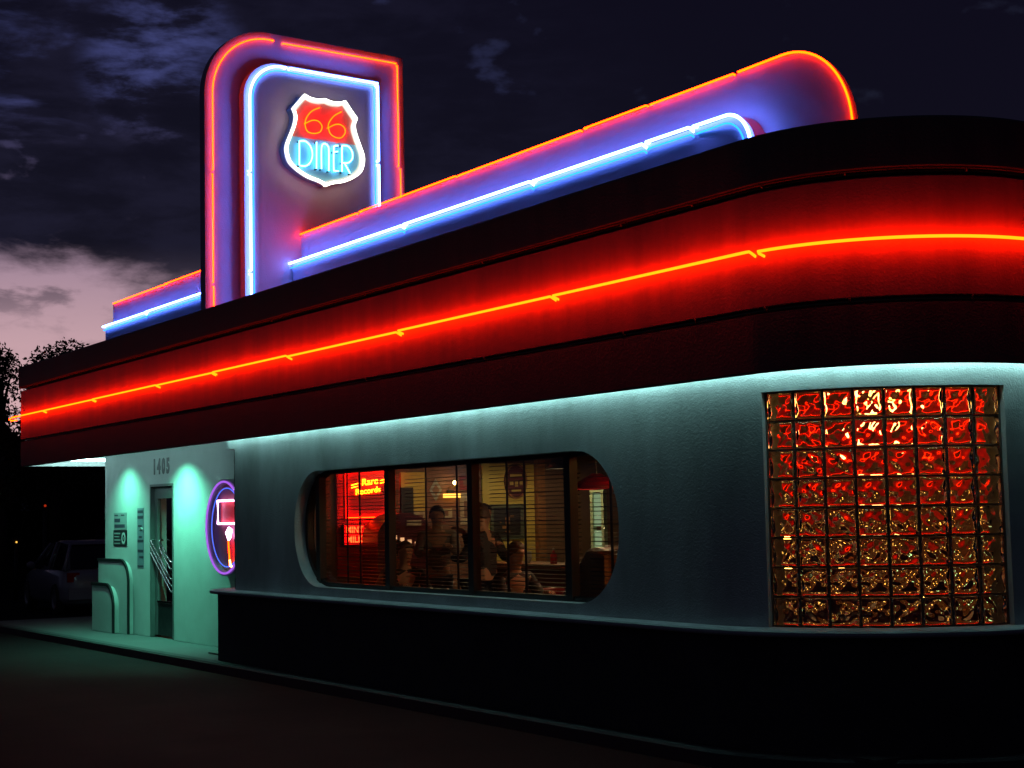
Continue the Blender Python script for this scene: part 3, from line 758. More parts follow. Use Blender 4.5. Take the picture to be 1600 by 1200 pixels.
# ------------------------------------------------------------------ soffit downlights
def downlight(x, y, e, lab, aim):
    d = thing('downlight', lab, 'downlight', (x, y, 2.78), 'downlights over the entry')
    P2('trim_ring', MB().lathe([(0.06, -0.001), (0.09, -0.001), (0.09, -0.012), (0.06, -0.012), (0.06, -0.001)], (x, y, 2.782), 20), M['dark_metal'], d)
    P2('lamp', MB().lathe([(0.0005, -0.006), (0.055, -0.006), (0.055, -0.004), (0.0005, -0.004)], (x, y, 2.782), 20), glow('mercury_lamp', (0.5, 2.6, 1.7)), d)
    l = bpy.data.lights.new('spot', 'SPOT'); l.energy = e; l.color = (0.16, 1.0, 0.62); l.spot_size = R(124); l.spot_blend = 0.85; l.shadow_soft_size = 0.03
    o = bpy.data.objects.new('spot_lamp', l); COL.objects.link(o); o.parent = d
    o.location = (0, 0, -0.02); o.rotation_euler = (R(aim), 0, 0)
downlight(-23.95, 7.76, 135, 'round soffit downlight between the notices and the door', 8)
downlight(-21.54, 7.70, 270, 'brighter soffit downlight between the door and the round sign', 8)

# ------------------------------------------------------------------ blinds
blab = ['narrow blind at the rounded end near the entry', 'dark blind in front of the red neon sign', 'dark blind in front of the standing diners', 'dark blind in front of the framed picture', 'narrow blind at the rounded end near the glass blocks']
for i in range(5):
    a = edges[i]+(0.06 if i else -0.05); b = edges[i+1]-(0.06 if i < 4 else -0.05)
    bt_ = thing('window_blind', blab[i], 'blind', ((a+b)/2, 7.83, wz0), 'blinds in the main window')
    P2('headrail', MB().box(a, b, 7.80, 7.86, 2.182, 2.22), M['blind'], bt_)
    sl = MB(); z = wz0+0.03; k = 0
    while z < 2.178:
        t = 0.003+0.0015*math.sin(k*1.7+i)
        sl.add([(a, 7.818, z-t), (b, 7.818, z-t), (b, 7.830, z+0.0015), (a, 7.830, z+0.0015), (b, 7.843, z+t), (a, 7.843, z+t)], [(0, 1, 2, 3), (3, 2, 4, 5)], True)
        z += 0.036; k += 1
    P2('slat', sl, M['blind'], bt_)
    P2('bottom_rail', MB().box(a, b, 7.815, 7.845, wz0-0.02, wz0+0.005), M['blind'], bt_)
    for q in ((0.22, 0.42) if i in (1, 3) else (0.3, 0.7) if i == 2 else (0.4, 0.62)):
        x = a+(b-a)*q
        P2('ladder_tape', MB().box(x-0.017, x+0.017, 7.812, 7.816, wz0, 2.18), M['blind'], bt_)

# ------------------------------------------------------------------ inside the diner
def frX(y, z, x=-19.5): return lambda u, v, d: (x+d, y+u, z+v)
rn = thing('wall_neon_sign', 'red glowing neon sign in script lettering inside, in the red wall panel', 'sign', (-19.46, 10.07, 1.7))
f = frX(10.09, 2.03, -19.465)
P2('board', MB().prism([(-0.36, -0.36), (0.36, -0.36), (0.36, 0.32), (-0.36, 0.32)], f, 0, 0.02), M['sign_red'], rn)
inner = glow('sign_script', (14.0, 3.2, 0.05))
rot = lambda u, v: (u*math.cos(0.1)-v*math.sin(0.1), u*math.sin(0.1)+v*math.cos(0.1))
P2('lettering', text_mb('Rare', 0.135, lambda u, v, d: f(*rot(u+0.02, v+0.14), d), 0.03, 0.04, shear=0.15), inner, rn)
P2('lettering', text_mb('Records', 0.115, lambda u, v, d: f(*rot(u-0.02, v+0.02), d), 0.03, 0.04, shear=0.1), inner, rn)
for s_ in (-1, 1):
    for q in (0, 0.035):
        P2('dash_tube', MB().tube([f(s_*0.22-0.05, 0.125+s_*0.03-q, 0.035), f(s_*0.22+0.05, 0.15+s_*0.03-q, 0.035)], 0.006, 6), inner, rn)
P2('halo_tube', MB().tube([f(-0.34, 0.30, 0.045), f(0.34, 0.30, 0.045), f(0.34, -0.34, 0.045), f(-0.34, -0.34, 0.045)], 0.006, 6, True), glow('halo_red', (42.0, 0.6, 0.02)), rn)
ms = thing('lit_box_sign', 'small red lit box sign with two lines of letters, below the red neon', 'sign', (-19.40, 9.84, 1.32))
f = frX(9.84, 1.46, -19.40)
P2('box', MB().prism([(-0.16, -0.14), (0.16, -0.14), (0.16, 0.14), (-0.16, 0.14)], f, -0.08, 0.0), M['black'], ms)
P2('lit_face', MB().prism([(-0.15, -0.13), (0.15, -0.13), (0.15, 0.13), (-0.15, 0.13)], f, 0.001, 0.006), glow('lit_red', (1.6, 0.006, 0.006)), ms)
P2('lettering', text_mb('MINT', 0.125, lambda u, v, d: f(u, v+0.065, d), 0.008, 0.011, sx=0.85, bold=0.002), glow('lit_letters', (4.0, 0.35, 0.06)), ms)
P2('lettering', text_mb('MILK', 0.125, lambda u, v, d: f(u, v-0.065, d), 0.008, 0.011, sx=0.9, bold=0.002), glow('lit_letters', (4.0, 0.35, 0.06)), ms)
ov = thing('oval_sign', 'oval maroon plaque on the yellow wall above the picture', 'plaque', (-19.45, 12.47, 1.92))
f = frX(12.47, 2.165, -19.468)
oval = [(0.19*math.cos(a*0.19635), 0.255*math.sin(a*0.19635)) for a in range(32)]
P2('board', MB().prism(oval, f, 0, 0.03), M['plaque'], ov)
P2('rim', ring(oval, [(u*0.88, v*0.9) for u, v in oval], lambda u, v, d: f(u, v, d+0.031), 0, 0.008), M['wood'], ov)
P2('emblem', bars([(-0.10, 0.10, 0.06, 0.10), (-0.11, -0.05, -0.06, 0.0), (-0.02, 0.03, -0.08, 0.0), (0.06, 0.11, -0.06, 0.0), (-0.08, 0.08, -0.15, -0.12)], lambda u, v, d: f(u, v, d+0.031), 0.005), M['gilt'], ov)
pf = thing('framed_picture', 'large dark framed picture on the yellow wall', 'picture', (-19.45, 12.31, 1.33))
f = frX(12.31, 1.585, -19.468)
P2('frame', ring([(-0.28, -0.25), (0.28, -0.25), (0.28, 0.25), (-0.28, 0.25)], [(-0.23, -0.20), (0.23, -0.20), (0.23, 0.20), (-0.23, 0.20)], f, 0, 0.03), paint('grey_green_frame', (0.10, 0.12, 0.09), 0.5), pf)
P2('canvas', MB().prism([(-0.231, -0.201), (0.231, -0.201), (0.231, 0.201), (-0.231, 0.201)], f, 0.002, 0.014), M['notice_dark'], pf)
P2('painted_shape', bars([(-0.03, 0.05, -0.04, 0.07), (-0.08, 0.03, -0.10, -0.06), (0.06, 0.12, 0.06, 0.09), (-0.12, -0.09, -0.02, 0.02), (-0.03, 0.05, -0.16, -0.13)], lambda u, v, d: f(u, v, d+0.0145), 0.003), M['wood'], pf)
for (y, z, w, h, lab, mt) in [(11.15, 2.05, 0.10, 0.16, 'diamond-shaped grey poster on the brown mural wall', 'notice_grey'), (11.25, 1.72, 0.16, 0.07, 'pale rectangular paper low on the brown mural wall', 'paper'), (11.68, 2.15, 0.14, 0.10, 'small reddish poster high on the brown mural wall', 'cloth_red'), (10.88, 1.66, 0.09, 0.10, 'small pale framed photo below the yellow siding', 'paper'), (11.70, 1.78, 0.16, 0.22, 'tall tan poster beside the dark post on the mural wall', 'paper')]:
    po = thing('wall_poster', lab, 'poster', (-19.46, y, z-h))
    f = frX(y, z, -19.468)
    q = [(-w, -h), (w, -h), (w, h), (-w, h)] if 'diamond' not in lab else [(0, -h), (w, 0), (0, h), (-w, 0)]
    P2('sheet', MB().prism(q, f, 0, 0.006), M[mt], po)
    P2('print', MB().prism([(u*0.6, v*0.5) for u, v in q], f, 0.0065, 0.009), M['brown_wall'], po)
# jukebox with a dome top under the red sign
jb = thing('jukebox', 'dome-topped jukebox with a row of small lit keys against the red wall', 'jukebox', (-18.9, 10.35, 0.02))
f = frX(10.35, 0.0, -18.9)
dome = [(-0.42, 0.05), (0.42, 0.05), (0.42, 1.40)] + arc(0, 1.40, 0.42, 0, 180, 18, 0.34) 
P2('cabinet', MB().prism(dome, f, -0.45, 0.0), M['plaque'], jb)
P2('grille', MB().prism([(u*0.75, 0.15+(v-0.05)*0.5) for u, v in dome], f, 0.001, 0.02), M['wood'], jb)
P2('key', bars([(-0.30+0.11*k, -0.25+0.11*k, 1.42-0.03*k, 1.47-0.03*k) for k in range(6)], lambda u, v, d: f(u, v, d+0.001), 0.02), glow('key_lamp', (0.9, 0.45, 0.2)), jb)
P2('title_card', MB().prism([(0.02, 1.56), (0.24, 1.56), (0.24, 1.64), (0.02, 1.64)], f, 0.001, 0.01), M['paper'], jb)

def pendant(x, y, z, r, h, lab, e, mat='red_vinyl', col=(1, 0.72, 0.35)):
    p = thing('pendant_lamp', lab, 'pendant lamp', (x, y, z), 'pendant lamps in the dining room')
    P2('shade', MB().lathe([(0.03, h), (0.05, h), (r*0.6, h*0.55), (r, 0.0), (r*0.98, 0.0), (r*0.58, h*0.53), (0.03, h-0.01)], (x, y, z), 28), M[mat], p)
    P2('bulb', MB().ball((x, y, z+h*0.35), 0.035, 8), M['bulb'], p)
    P2('cord', MB().tube([(x, y, z+h), (x, y, 2.95)], 0.006, 6), M['black'], p)
    l = bpy.data.lights.new('pendant_light', 'POINT'); l.energy = e; l.color = col; l.shadow_soft_size = 0.04
    o = bpy.data.objects.new('bulb_light', l); COL.objects.link(o); o.parent = p; o.location = (0, 0, h*0.12)
pendant(-13.43, 9.6, 1.93, 0.30, 0.16, 'wide red pendant lamp near the rounded end by the glass blocks', 24)
pendant(-18.2, 12.35, 2.30, 0.16, 0.16, 'small pendant lamp lighting the yellow wall and picture', 24, 'black')
pendant(-18.6, 10.75, 2.38, 0.14, 0.14, 'small pendant lamp in front of the dark doorway', 9)
pendant(-16.6, 10.6, 2.42, 0.16, 0.16, 'small pendant lamp above the diners', 5)
pendant(-22.4, 9.7, 2.25, 0.14, 0.14, 'small pendant lamp in the lobby behind the entry door', 10)  # unseen lamp added to tint the door glass brown
wl = thing('wall_lamp', 'long yellow lit lamp on the brown mural wall', 'lamp', (-19.46, 11.38, 1.94))
P2('shade', MB().box(-19.47, -19.36, 11.27, 11.49, 1.94, 1.995), glow('lamp_cloth', (2.6, 1.3, 0.18)), wl)
P2('bracket', MB().box(-19.474, -19.44, 11.33, 11.43, 2.0, 2.05), M['black'], wl)
wb = thing('candle_lamp', 'single bare bulb above the long yellow lamp', 'lamp', (-19.3, 11.36, 2.12))
P2('bulb', MB().ball((-19.3, 11.36, 2.145), 0.022, 8, (1, 1, 1.3)), M['bulb'], wb)
P2('holder', MB().tube([(-19.47, 11.36, 2.08), (-19.3, 11.36, 2.08), (-19.3, 11.36, 2.12)], 0.008, 6), M['gilt'], wb)
cy = thing('spot_fixture', 'small cyan-white spot lamp high on the mural wall', 'lamp', (-19.2, 11.65, 2.33))
P2('lens', MB().ball((-19.2, 11.64, 2.325), 0.035, 8), glow('cyan_lens', (3.0, 9.0, 12.0)), cy)
P2('can', MB().lathe([(0.03, 0.0), (0.05, 0.0), (0.05, 0.16), (0.0005, 0.16)], (-19.2, 11.65, 2.33), 14), M['black'], cy)
P2('arm', MB().tube([(-19.47, 11.65, 2.45), (-19.2, 11.65, 2.45)], 0.01, 6), M['black'], cy)
# lamp that shows through the glass blocks
gl = thing('globe_lamp', 'bright warm globe lamp behind the top of the glass block window', 'lamp', (-8.85, 8.98, 2.36))
P2('globe', MB().ball((-8.80, 8.93, 2.55), 0.085, 12), glow('globe_glass', (44.0, 24.0, 5.0)), gl)
P2('stem', MB().tube([(-8.80, 8.93, 2.635), (-8.80, 8.93, 2.95)], 0.012, 8), M['gilt'], gl)
l = bpy.data.lights.new('globe_light', 'POINT'); l.energy = 11; l.color = (1, 0.58, 0.20); l.shadow_soft_size = 0.09
o = bpy.data.objects.new('globe_light', l); COL.objects.link(o); o.parent = gl; o.location = (0.05, -0.05, 0.06)

# lunch counter, stools, booth
ct = thing('lunch_counter', 'long dark lunch counter with a pale edge deep in the room', 'counter', (-15.8, 11.5, 0.02))
P2('base', MB().box(-18.6, -13.4, 11.35, 11.9, 0.02, 1.0), M['plaque'], ct)
P2('counter_top', MB().box(-18.7, -13.3, 11.2, 12.0, 1.002, 1.05), M['wood'], ct)
P2('edge_strip', MB().box(-18.7, -13.3, 11.188, 11.198, 1.0, 1.052), M['chrome'], ct)
for i, (x, y, r, h, mt, lab) in enumerate([(-17.0, 11.45, 0.045, 0.20, 'red_vinyl', 'red sauce bottle on the lunch counter'), (-16.75, 11.5, 0.04, 0.17, 'gilt', 'yellow sauce bottle on the lunch counter beside the red one'), (-16.5, 11.4, 0.06, 0.12, 'chrome', 'chrome napkin holder on the lunch counter'), (-17.6, 11.45, 0.05, 0.15, 'notice_pale', 'white cup on the lunch counter')]):
    b = thing(['sauce_bottle', 'sauce_bottle', 'napkin_holder', 'coffee_cup'][i], lab, ['bottle', 'bottle', 'napkin holder', 'cup'][i], (x, y, 1.052))
    if i < 2:
        P2('bottle', MB().lathe([(0.0005, 0), (r, 0), (r, h*0.55), (r*0.35, h*0.75), (r*0.35, h*0.86), (0.0005, h*0.86)], (x, y, 1.052), 14), M[mt], b)
        P2('cap', MB().lathe([(r*0.4, h*0.865), (r*0.4, h*0.92), (0.006, h), (0.0005, h)], (x, y, 1.052), 12), M['notice_pale'], b)
    elif i == 2:
        P2('case', MB().box(x-r, x+r, y-0.03, y+0.03, 1.052, 1.052+h), M[mt], b); P2('napkin', MB().box(x-r*0.8, x+r*0.8, y-0.02, y+0.02, 1.0525+h, 1.07+h), M['cloth_white'], b)
    else:
        P2('cup', MB().lathe([(0.0005, 0), (r*0.6, 0), (r, h), (r*0.92, h), (r*0.55, 0.01), (0.0005, 0.012)], (x, y, 1.052), 16), M[mt], b); P2('handle', MB().tube([(x+r*0.8, y, 1.08), (x+r*1.6, y, 1.10), (x+r*1.6, y, 1.16), (x+r*0.95, y, 1.18)], 0.008, 6), M[mt], b)
for x in (-17.8, -16.2, -14.6):
    s_ = thing('bar_stool', {-17.8: 'round red bar stool at the far end of the lunch counter', -16.2: 'round red bar stool at the middle of the lunch counter', -14.6: 'round red bar stool at the near end of the lunch counter'}[x], 'stool', (x, 10.85, 0.02), 'stools at the lunch counter')
    P2('seat', MB().lathe([(0.0005, 0.70), (0.17, 0.70), (0.19, 0.73), (0.17, 0.77), (0.0005, 0.78)], (x, 10.85, 0.02), 20), M['red_vinyl'], s_)
    P2('post', MB().lathe([(0.035, 0.02), (0.035, 0.70)], (x, 10.85, 0.02), 12), M['chrome'], s_)
    P2('base', MB().lathe([(0.0005, 0.0), (0.20, 0.0), (0.19, 0.02), (0.05, 0.04)], (x, 10.85, 0.02), 20), M['chrome'], s_)
bo = thing('booth_bench', 'brown wooden booth bench seen through the rounded end of the window', 'booth bench', (-11.3, 8.5, 0.02))
frB = lambda u, v, d: (u, 7.93+d, v)
P2('backrest', MB().prism([(-11.66, 0.45), (-11.52, 0.45), (-11.08, 1.36), (-11.0, 1.38), (-11.14, 1.40), (-11.24, 1.385)], frB, 0, 1.2), M['wood'], bo)
P2('end_panel', MB().prism([(-11.72, 0.02), (-10.95, 0.02), (-10.95, 1.33), (-11.20, 1.37), (-11.72, 0.85)], frB, -0.045, -0.002), M['wood'], bo)
P2('seat', MB().box(-11.5, -10.96, 7.935, 9.12, 0.40, 0.50), M['red_vinyl'], bo)
P2('base', MB().box(-11.45, -11.0, 7.96, 9.1, 0.02, 0.398), M['black'], bo)
def table(x, y, lab):
    t = thing('dining_table', lab, 'table', (x, y, 0.02), 'dining tables by the window')
    P2('tabletop', MB().prism(stad(x-0.38, x+0.38, y-0.55, y+0.55, 0.06), lambda u, v, d: (u, v, 0.74+d), 0, 0.035), M['cloth_grey'], t)
    P2('post', MB().lathe([(0.04, 0.04), (0.04, 0.72)], (x, y, 0.02), 12), M['chrome'], t)
    P2('foot', MB().lathe([(0.0005, 0.0), (0.28, 0.0), (0.26, 0.025), (0.05, 0.05)], (x, y, 0.02), 20), M['black'], t)
table(-12.6, 8.55, 'grey dining table near the booth bench'); table(-15.0, 8.6, 'grey dining table between the seated diners')
# lamps added for the sparkles that the glass blocks refract, and their shelf
for i, (x, y, z, c, lab) in enumerate([(-9.6, 10.2, 1.25, (16, 7.4, 1.1), 'small amber candle lamp on the corner shelf, taller one'), (-10.6, 10.25, 1.12, (12, 6.2, 1.3), 'small amber candle lamp on the corner shelf, shorter one'), (-9.0, 10.3, 0.95, (2.0, 3.5, 1.4), 'small green lamp on the corner shelf'), (-11.3, 10.25, 1.40, (20, 10.0, 1.6), 'brightest amber lamp on the corner shelf, tallest stand'), (-12.0, 10.3, 1.05, (16, 8.0, 1.4), 'amber candle lamp at the far end of the corner shelf'), (-8.7, 10.25, 1.55, (16, 7.6, 1.2), 'amber lamp at the near end of the corner shelf')]):
    c_ = thing('candle_lamp', lab, 'lamp', (x, y, 0.86), 'small lamps on the corner shelf')
    P2('flame_glass', MB().ball((x, y, z), 0.035, 8, (1, 1, 1.4)), glow('candle_%d' % i if False else 'candle_glass', c), c_)
    P2('stand', MB().lathe([(0.0005, 0), (0.05, 0), (0.012, 0.02), (0.012, z-0.86-0.05)], (x, y, 0.86), 12), M['chrome'], c_)
sf = thing('corner_shelf', 'wooden corner shelf behind the glass block window', 'shelf', (-9.9, 10.4, 0.02))
P2('board', MB().box(-12.8, -8.4, 10.1, 10.69, 0.82, 0.858), M['wood'], sf)
P2('support', MB().box(-12.7, -8.5, 10.4, 10.68, 0.02, 0.818), M['plaque'], sf)

# ------------------------------------------------------------------ people
def skin_mesh(name, verts, edges_, rads, mat, parent, root=0, sub=2):
    me = bpy.data.meshes.new('tmp'); me.from_pydata(verts, edges_, [])
    o = bpy.data.objects.new('tmp', me); COL.objects.link(o)
    md = o.modifiers.new('s', 'SKIN'); md.use_smooth_shade = True
    for i, r in enumerate(rads):
        sv = me.skin_vertices[0].data[i]; sv.radius = (r, r) if not isinstance(r, tuple) else r; sv.use_root = (i == root)
    o.modifiers.new('u', 'SUBSURF').levels = sub; o.modifiers['u'].render_levels = sub
    dg = bpy.context.evaluated_depsgraph_get()
    me2 = bpy.data.meshes.new_from_object(o.evaluated_get(dg)); bpy.data.objects.remove(o); bpy.data.meshes.remove(me)
    me2.name = name
    return link_mesh(name, me2, mat, parent)
def person(loc, rz, lab, seated=True, shirt='cloth_dark', trousers='denim', hair='hair_dark', lean=0.0, arm=(0, 0), long_hair=False):
    p = thing('person', lab, 'person', loc, 'diners seen through the blinds', rz)
    hz = 0.53 if seated else 0.93
    V = []; Ed = []; Rd = []
    def v(x, y, z, r, par=None):
        V.append((x, y, z)); Rd.append(r)
        if par is not None: Ed.append((par, len(V)-1))
        return len(V)-1
    pel = v(0, 0, hz, (0.15, 0.11))
    sp = v(0, -0.01-lean*0.3, hz+0.22, (0.135, 0.10), pel)
    ch = v(0, -0.02-lean*0.8, hz+0.44, (0.155, 0.11), sp)
    nb = v(0, -0.02-lean, hz+0.57, 0.062, ch)
    nk = v(0, -0.04-lean*1.1, hz+0.64, 0.056, nb)
    hd = v(0, -0.055-lean*1.2, hz+0.745, (0.077, 0.095), nk)
    tp = v(0, -0.045-lean*1.2, hz+0.83, (0.06, 0.075), hd)
    no = v(0, -0.155-lean*1.2, hz+0.735, 0.016, hd)
    for s_ in (-1, 1): v(s_*0.083, -0.05-lean*1.2, hz+0.74, 0.016, hd)
    torso = [pel, sp, ch, nb]
    arms = []
    for s_, lift in ((-1, arm[0]), (1, arm[1])):
        so_ = v(s_*0.19, -0.02-lean, hz+0.50, 0.06, ch)
        el = v(s_*0.24, -0.10-lean-lift*0.2, hz+0.25+lift*0.1, 0.045, so_)
        wr_ = v(s_*0.15, -0.33-lean, hz+0.22+lift*0.3, 0.030, el)
        pm = v(s_*0.13, -0.40-lean, hz+0.22+lift*0.34, 0.034, wr_)
        for k in range(4):
            a1 = v(s_*(0.10+0.022*k), -0.455-lean, hz+0.215+lift*0.36, 0.0095, pm)
            v(s_*(0.10+0.022*k), -0.485-lean+0.006*abs(k-1), hz+0.195+lift*0.36, 0.008, a1)
        t1 = v(s_*0.095, -0.385-lean, hz+0.235+lift*0.34, 0.011, pm); v(s_*0.075, -0.42-lean, hz+0.235+lift*0.34, 0.009, t1)
        arms.append((so_, el, wr_))
    legs = []
    for s_ in (-1, 1):
        if seated:
            hp = v(s_*0.10, -0.03, hz-0.02, 0.085, pel); kn = v(s_*0.12, -0.42, hz-0.01, 0.062, hp); an = v(s_*0.12, -0.44, 0.09, 0.042, kn)
            v(s_*0.13, -0.56, 0.04, 0.036, an)
        else:
            hp = v(s_*0.10, 0, hz-0.06, 0.085, pel); kn = v(s_*0.11, -0.015, 0.49, 0.058, hp); an = v(s_*0.11, 0.01, 0.09, 0.040, kn)
            v(s_*0.12, -0.12, 0.04, 0.036, an)
        legs.append((hp, kn, an))
    skin_mesh('body', V, Ed, Rd, M['skin'], p)
    g = lambda r, k: (r+k, r+k) if not isinstance(r, tuple) else (r[0]+k, r[1]+k)
    # shirt and trousers follow the body
    ids = torso[:3]+[i for a in arms for i in a]
    V2 = [V[i] for i in ids]; R2 = [g(Rd[i], 0.014) for i in ids]
    E2 = [(0, 1), (1, 2), (2, 3), (3, 4), (4, 5), (2, 6), (6, 7), (7, 8)]
    V2.append((V[nb][0], V[nb][1], V[nb][2]-0.035)); R2.append((0.085, 0.075)); E2.append((2, 9))
    skin_mesh('shirt', V2, E2, R2, M[shirt], p)
    ids = [pel]+[i for a in legs for i in a]
    V3 = [V[i] for i in ids]; R3 = [g(Rd[i], 0.016) for i in ids]
    skin_mesh('trousers', V3, [(0, 1), (1, 2), (2, 3), (0, 4), (4, 5), (5, 6)], R3, M[trousers], p)
    hv = Vector(V[hd]); mb = MB(); n = 14
    prof = []
    for i in range(10):
        t = math.pi*0.5*i/9 if not long_hair else math.pi*0.62*i/9
        prof.append((max(0.0005, math.sin(t))*0.098, math.cos(t)*0.118))
    tmp = MB().lathe(prof, (0, 0, 0), 24)
    vs = []
    for q in tmp.v:
        front = max(0, -q[1]/0.098)
        vs.append((hv.x+q[0]*0.98, hv.y+0.016+q[1]*1.12*(1-0.1*front), hv.z+0.012+q[2]+front*0.05*(1-q[2]/0.118)-(0.05 if q[1] > 0.02 else 0)*(1-q[2]/0.118)))
    mb.add(vs, tmp.f, True)
    o = obj('hair', mb, M[hair], None, local=True); o.parent = p
    md = o.modifiers.new('thick', 'SOLIDIFY'); md.thickness = 0.015; md.offset = -1
    return p
person((-15.55, 9.45, 0.02), R(100), 'standing person in dark clothes with dark hair, behind the middle blind', False, 'cloth_dark', 'cloth_dark', 'hair_dark', 0.05, (0.6, 0.1))
person((-15.05, 9.25, 0.02), R(-60), 'standing person in dark clothes with one hand raised to the face', False, 'cloth_dark', 'denim', 'hair_brown', 0.02, (1.1, 0.2))
person((-13.85, 8.75, 0.02), R(95), 'seated person with round brown hair in front of the framed picture', True, 'cloth_dark', 'denim', 'hair_brown', 0.10, (0.3, 0.4), True)
person((-16.55, 9.1, 0.02), R(-85), 'seated person in grey with a bowed head, below the red neon', True, 'cloth_grey', 'denim', 'hair_dark', 0.18, (0.2, 0.2))
person((-12.1, 9.1, 0.02), R(-95), 'seated person at the booth end, behind the rounded end of the window', True, 'cloth_dark', 'denim', 'hair_brown', 0.06, (0.3, 0.3))

person((-17.0, 9.75, 0.02), R(60), 'standing person with dark hair in front of the dome-topped jukebox', False, 'cloth_grey', 'denim', 'hair_dark', 0.04, (0.3, 0.5))
person((-15.9, 8.65, 0.02), R(80), 'seated person in a dark top low in the middle of the window', True, 'cloth_dark', 'denim', 'hair_brown', 0.08, (0.5, 0.3))

# ------------------------------------------------------------------ parked car
def car(loc, rz):
    c = thing('parked_car', 'silver blue hatchback parked in the dark beyond the entry', 'car', loc, None, rz)
    # x forward (nose at +x), y left, z up; sections of half width and height
    def put(name, mb, mat, par=None): 
        o = obj(name, mb, mat, None, local=True); o.parent = par or c; return o
    st = [(-2.0, 0.30, 0.62, 0.78), (-1.92, 0.24, 0.78, 0.90), (-1.5, 0.20, 0.82, 0.93), (-0.5, 0.19, 0.84, 0.92), (0.6, 0.19, 0.84, 0.90), (1.2, 0.19, 0.83, 0.86), (1.75, 0.21, 0.78, 0.78), (2.05, 0.28, 0.66, 0.66), (2.10, 0.34, 0.58, 0.58)]
    vs = []; m = 9
    for x, zb, w, zt in st:
        for yy, zz in [(-w*0.9, zb), (-w, zb+0.12), (-w*1.0, (zb+zt)/2), (-w*0.97, zt-0.06), (-w*0.88, zt), (w*0.88, zt), (w*0.97, zt-0.06), (w, (zb+zt)/2), (w, zb+0.12), (w*0.9, zb)]: vs.append((x, yy, zz))
    k = 10; fs = []
    for i in range(len(st)-1):
        for j in range(k): fs.append((i*k+j, (i+1)*k+j, (i+1)*k+(j+1) % k, i*k+(j+1) % k))
    fs += [tuple(range(k)), tuple(range((len(st)-1)*k, len(st)*k))[::-1]]
    put('body', MB().add(vs, fs, True), M['car_paint'])
    cab = [(-1.93, 0.90, 0.66, 0.92), (-1.62, 0.62, 0.60, 1.38), (-0.6, 0.60, 0.60, 1.43), (0.15, 0.60, 0.58, 1.38), (0.95, 0.60, 0.66, 0.90)]
    vs = []; 
    for x, zb, w, zt in cab: vs += [(x, -0.78, 0.88), (x, -w, zt), (x, w, zt), (x, 0.78, 0.88)]
    fs = []
    for i in range(4):
        for j in range(3): fs.append((i*4+j, (i+1)*4+j, (i+1)*4+j+1, i*4+j+1))
    put('greenhouse', MB().add(vs, fs, False), M['car_glass'])
    rt_ = MB(); 
    rt_.add([(-1.66, -0.60, 1.385), (-0.6, -0.61, 1.437), (0.18, -0.59, 1.388), (0.18, 0.59, 1.388), (-0.6, 0.61, 1.437), (-1.66, 0.60, 1.385), (-1.66, -0.55, 1.42), (-0.6, -0.56, 1.468), (0.14, -0.54, 1.42), (0.14, 0.54, 1.42), (-0.6, 0.56, 1.468), (-1.66, 0.55, 1.42)], [(6,7,10,11), (7,8,9,10), (0,1,7,6), (1,2,8,7), (2,3,9,8), (3,4,10,9), (4,5,11,10), (5,0,6,11)], True)
    put('roof', rt_, M['car_paint'])
    for s_ in (-1, 1):
        for a, b in [((0.95, s_*0.785, 0.89), (0.15, s_*0.595, 1.39)), ((-0.55, s_*0.795, 0.89), (-0.58, s_*0.615, 1.43)), ((-1.90, s_*0.785, 0.90), (-1.64, s_*0.605, 1.39))]:
            put('pillar', MB().tube([a, b], 0.035, 6), M['car_paint'])
        put('tail_light', MB().box(-1.99, -1.93, s_*0.63-0.12, s_*0.63+0.12, 0.66, 0.84), M['tail'])
        put('headlight', MB().box(1.98, 2.07, s_*0.48-0.14, s_*0.48+0.14, 0.56, 0.66), M['rim'])
        put('side_mirror', MB().ball((0.62, s_*0.90, 0.96), 0.09, 8, (0.7, 1, 0.8)), M['car_paint'])
        for x in (-1.28, 1.28):
            w_ = put('wheel', MB().lathe([(0.20, -0.09), (0.29, -0.10), (0.31, -0.06), (0.31, 0.06), (0.29, 0.10), (0.20, 0.09)], (x, s_*0.76, 0.31), 24, 'y'), M['rubber'])
            put('rim', MB().lathe([(0.0005, s_*0.085), (0.07, s_*0.09), (0.17, s_*0.06), (0.20, s_*0.09), (0.20, s_*0.02), (0.0005, s_*0.02)], (x, s_*0.76, 0.31), 20, 'y'), M['rim'], w_)
    put('rear_bumper', MB().box(-2.07, -1.97, -0.74, 0.74, 0.32, 0.54), M['car_paint'])
    put('number_plate', MB().box(-2.085, -2.072, -0.24, 0.24, 0.42, 0.53), M['notice_pale'])
    return c
car((-33.15, 10.45, -0.12), R(180-4))

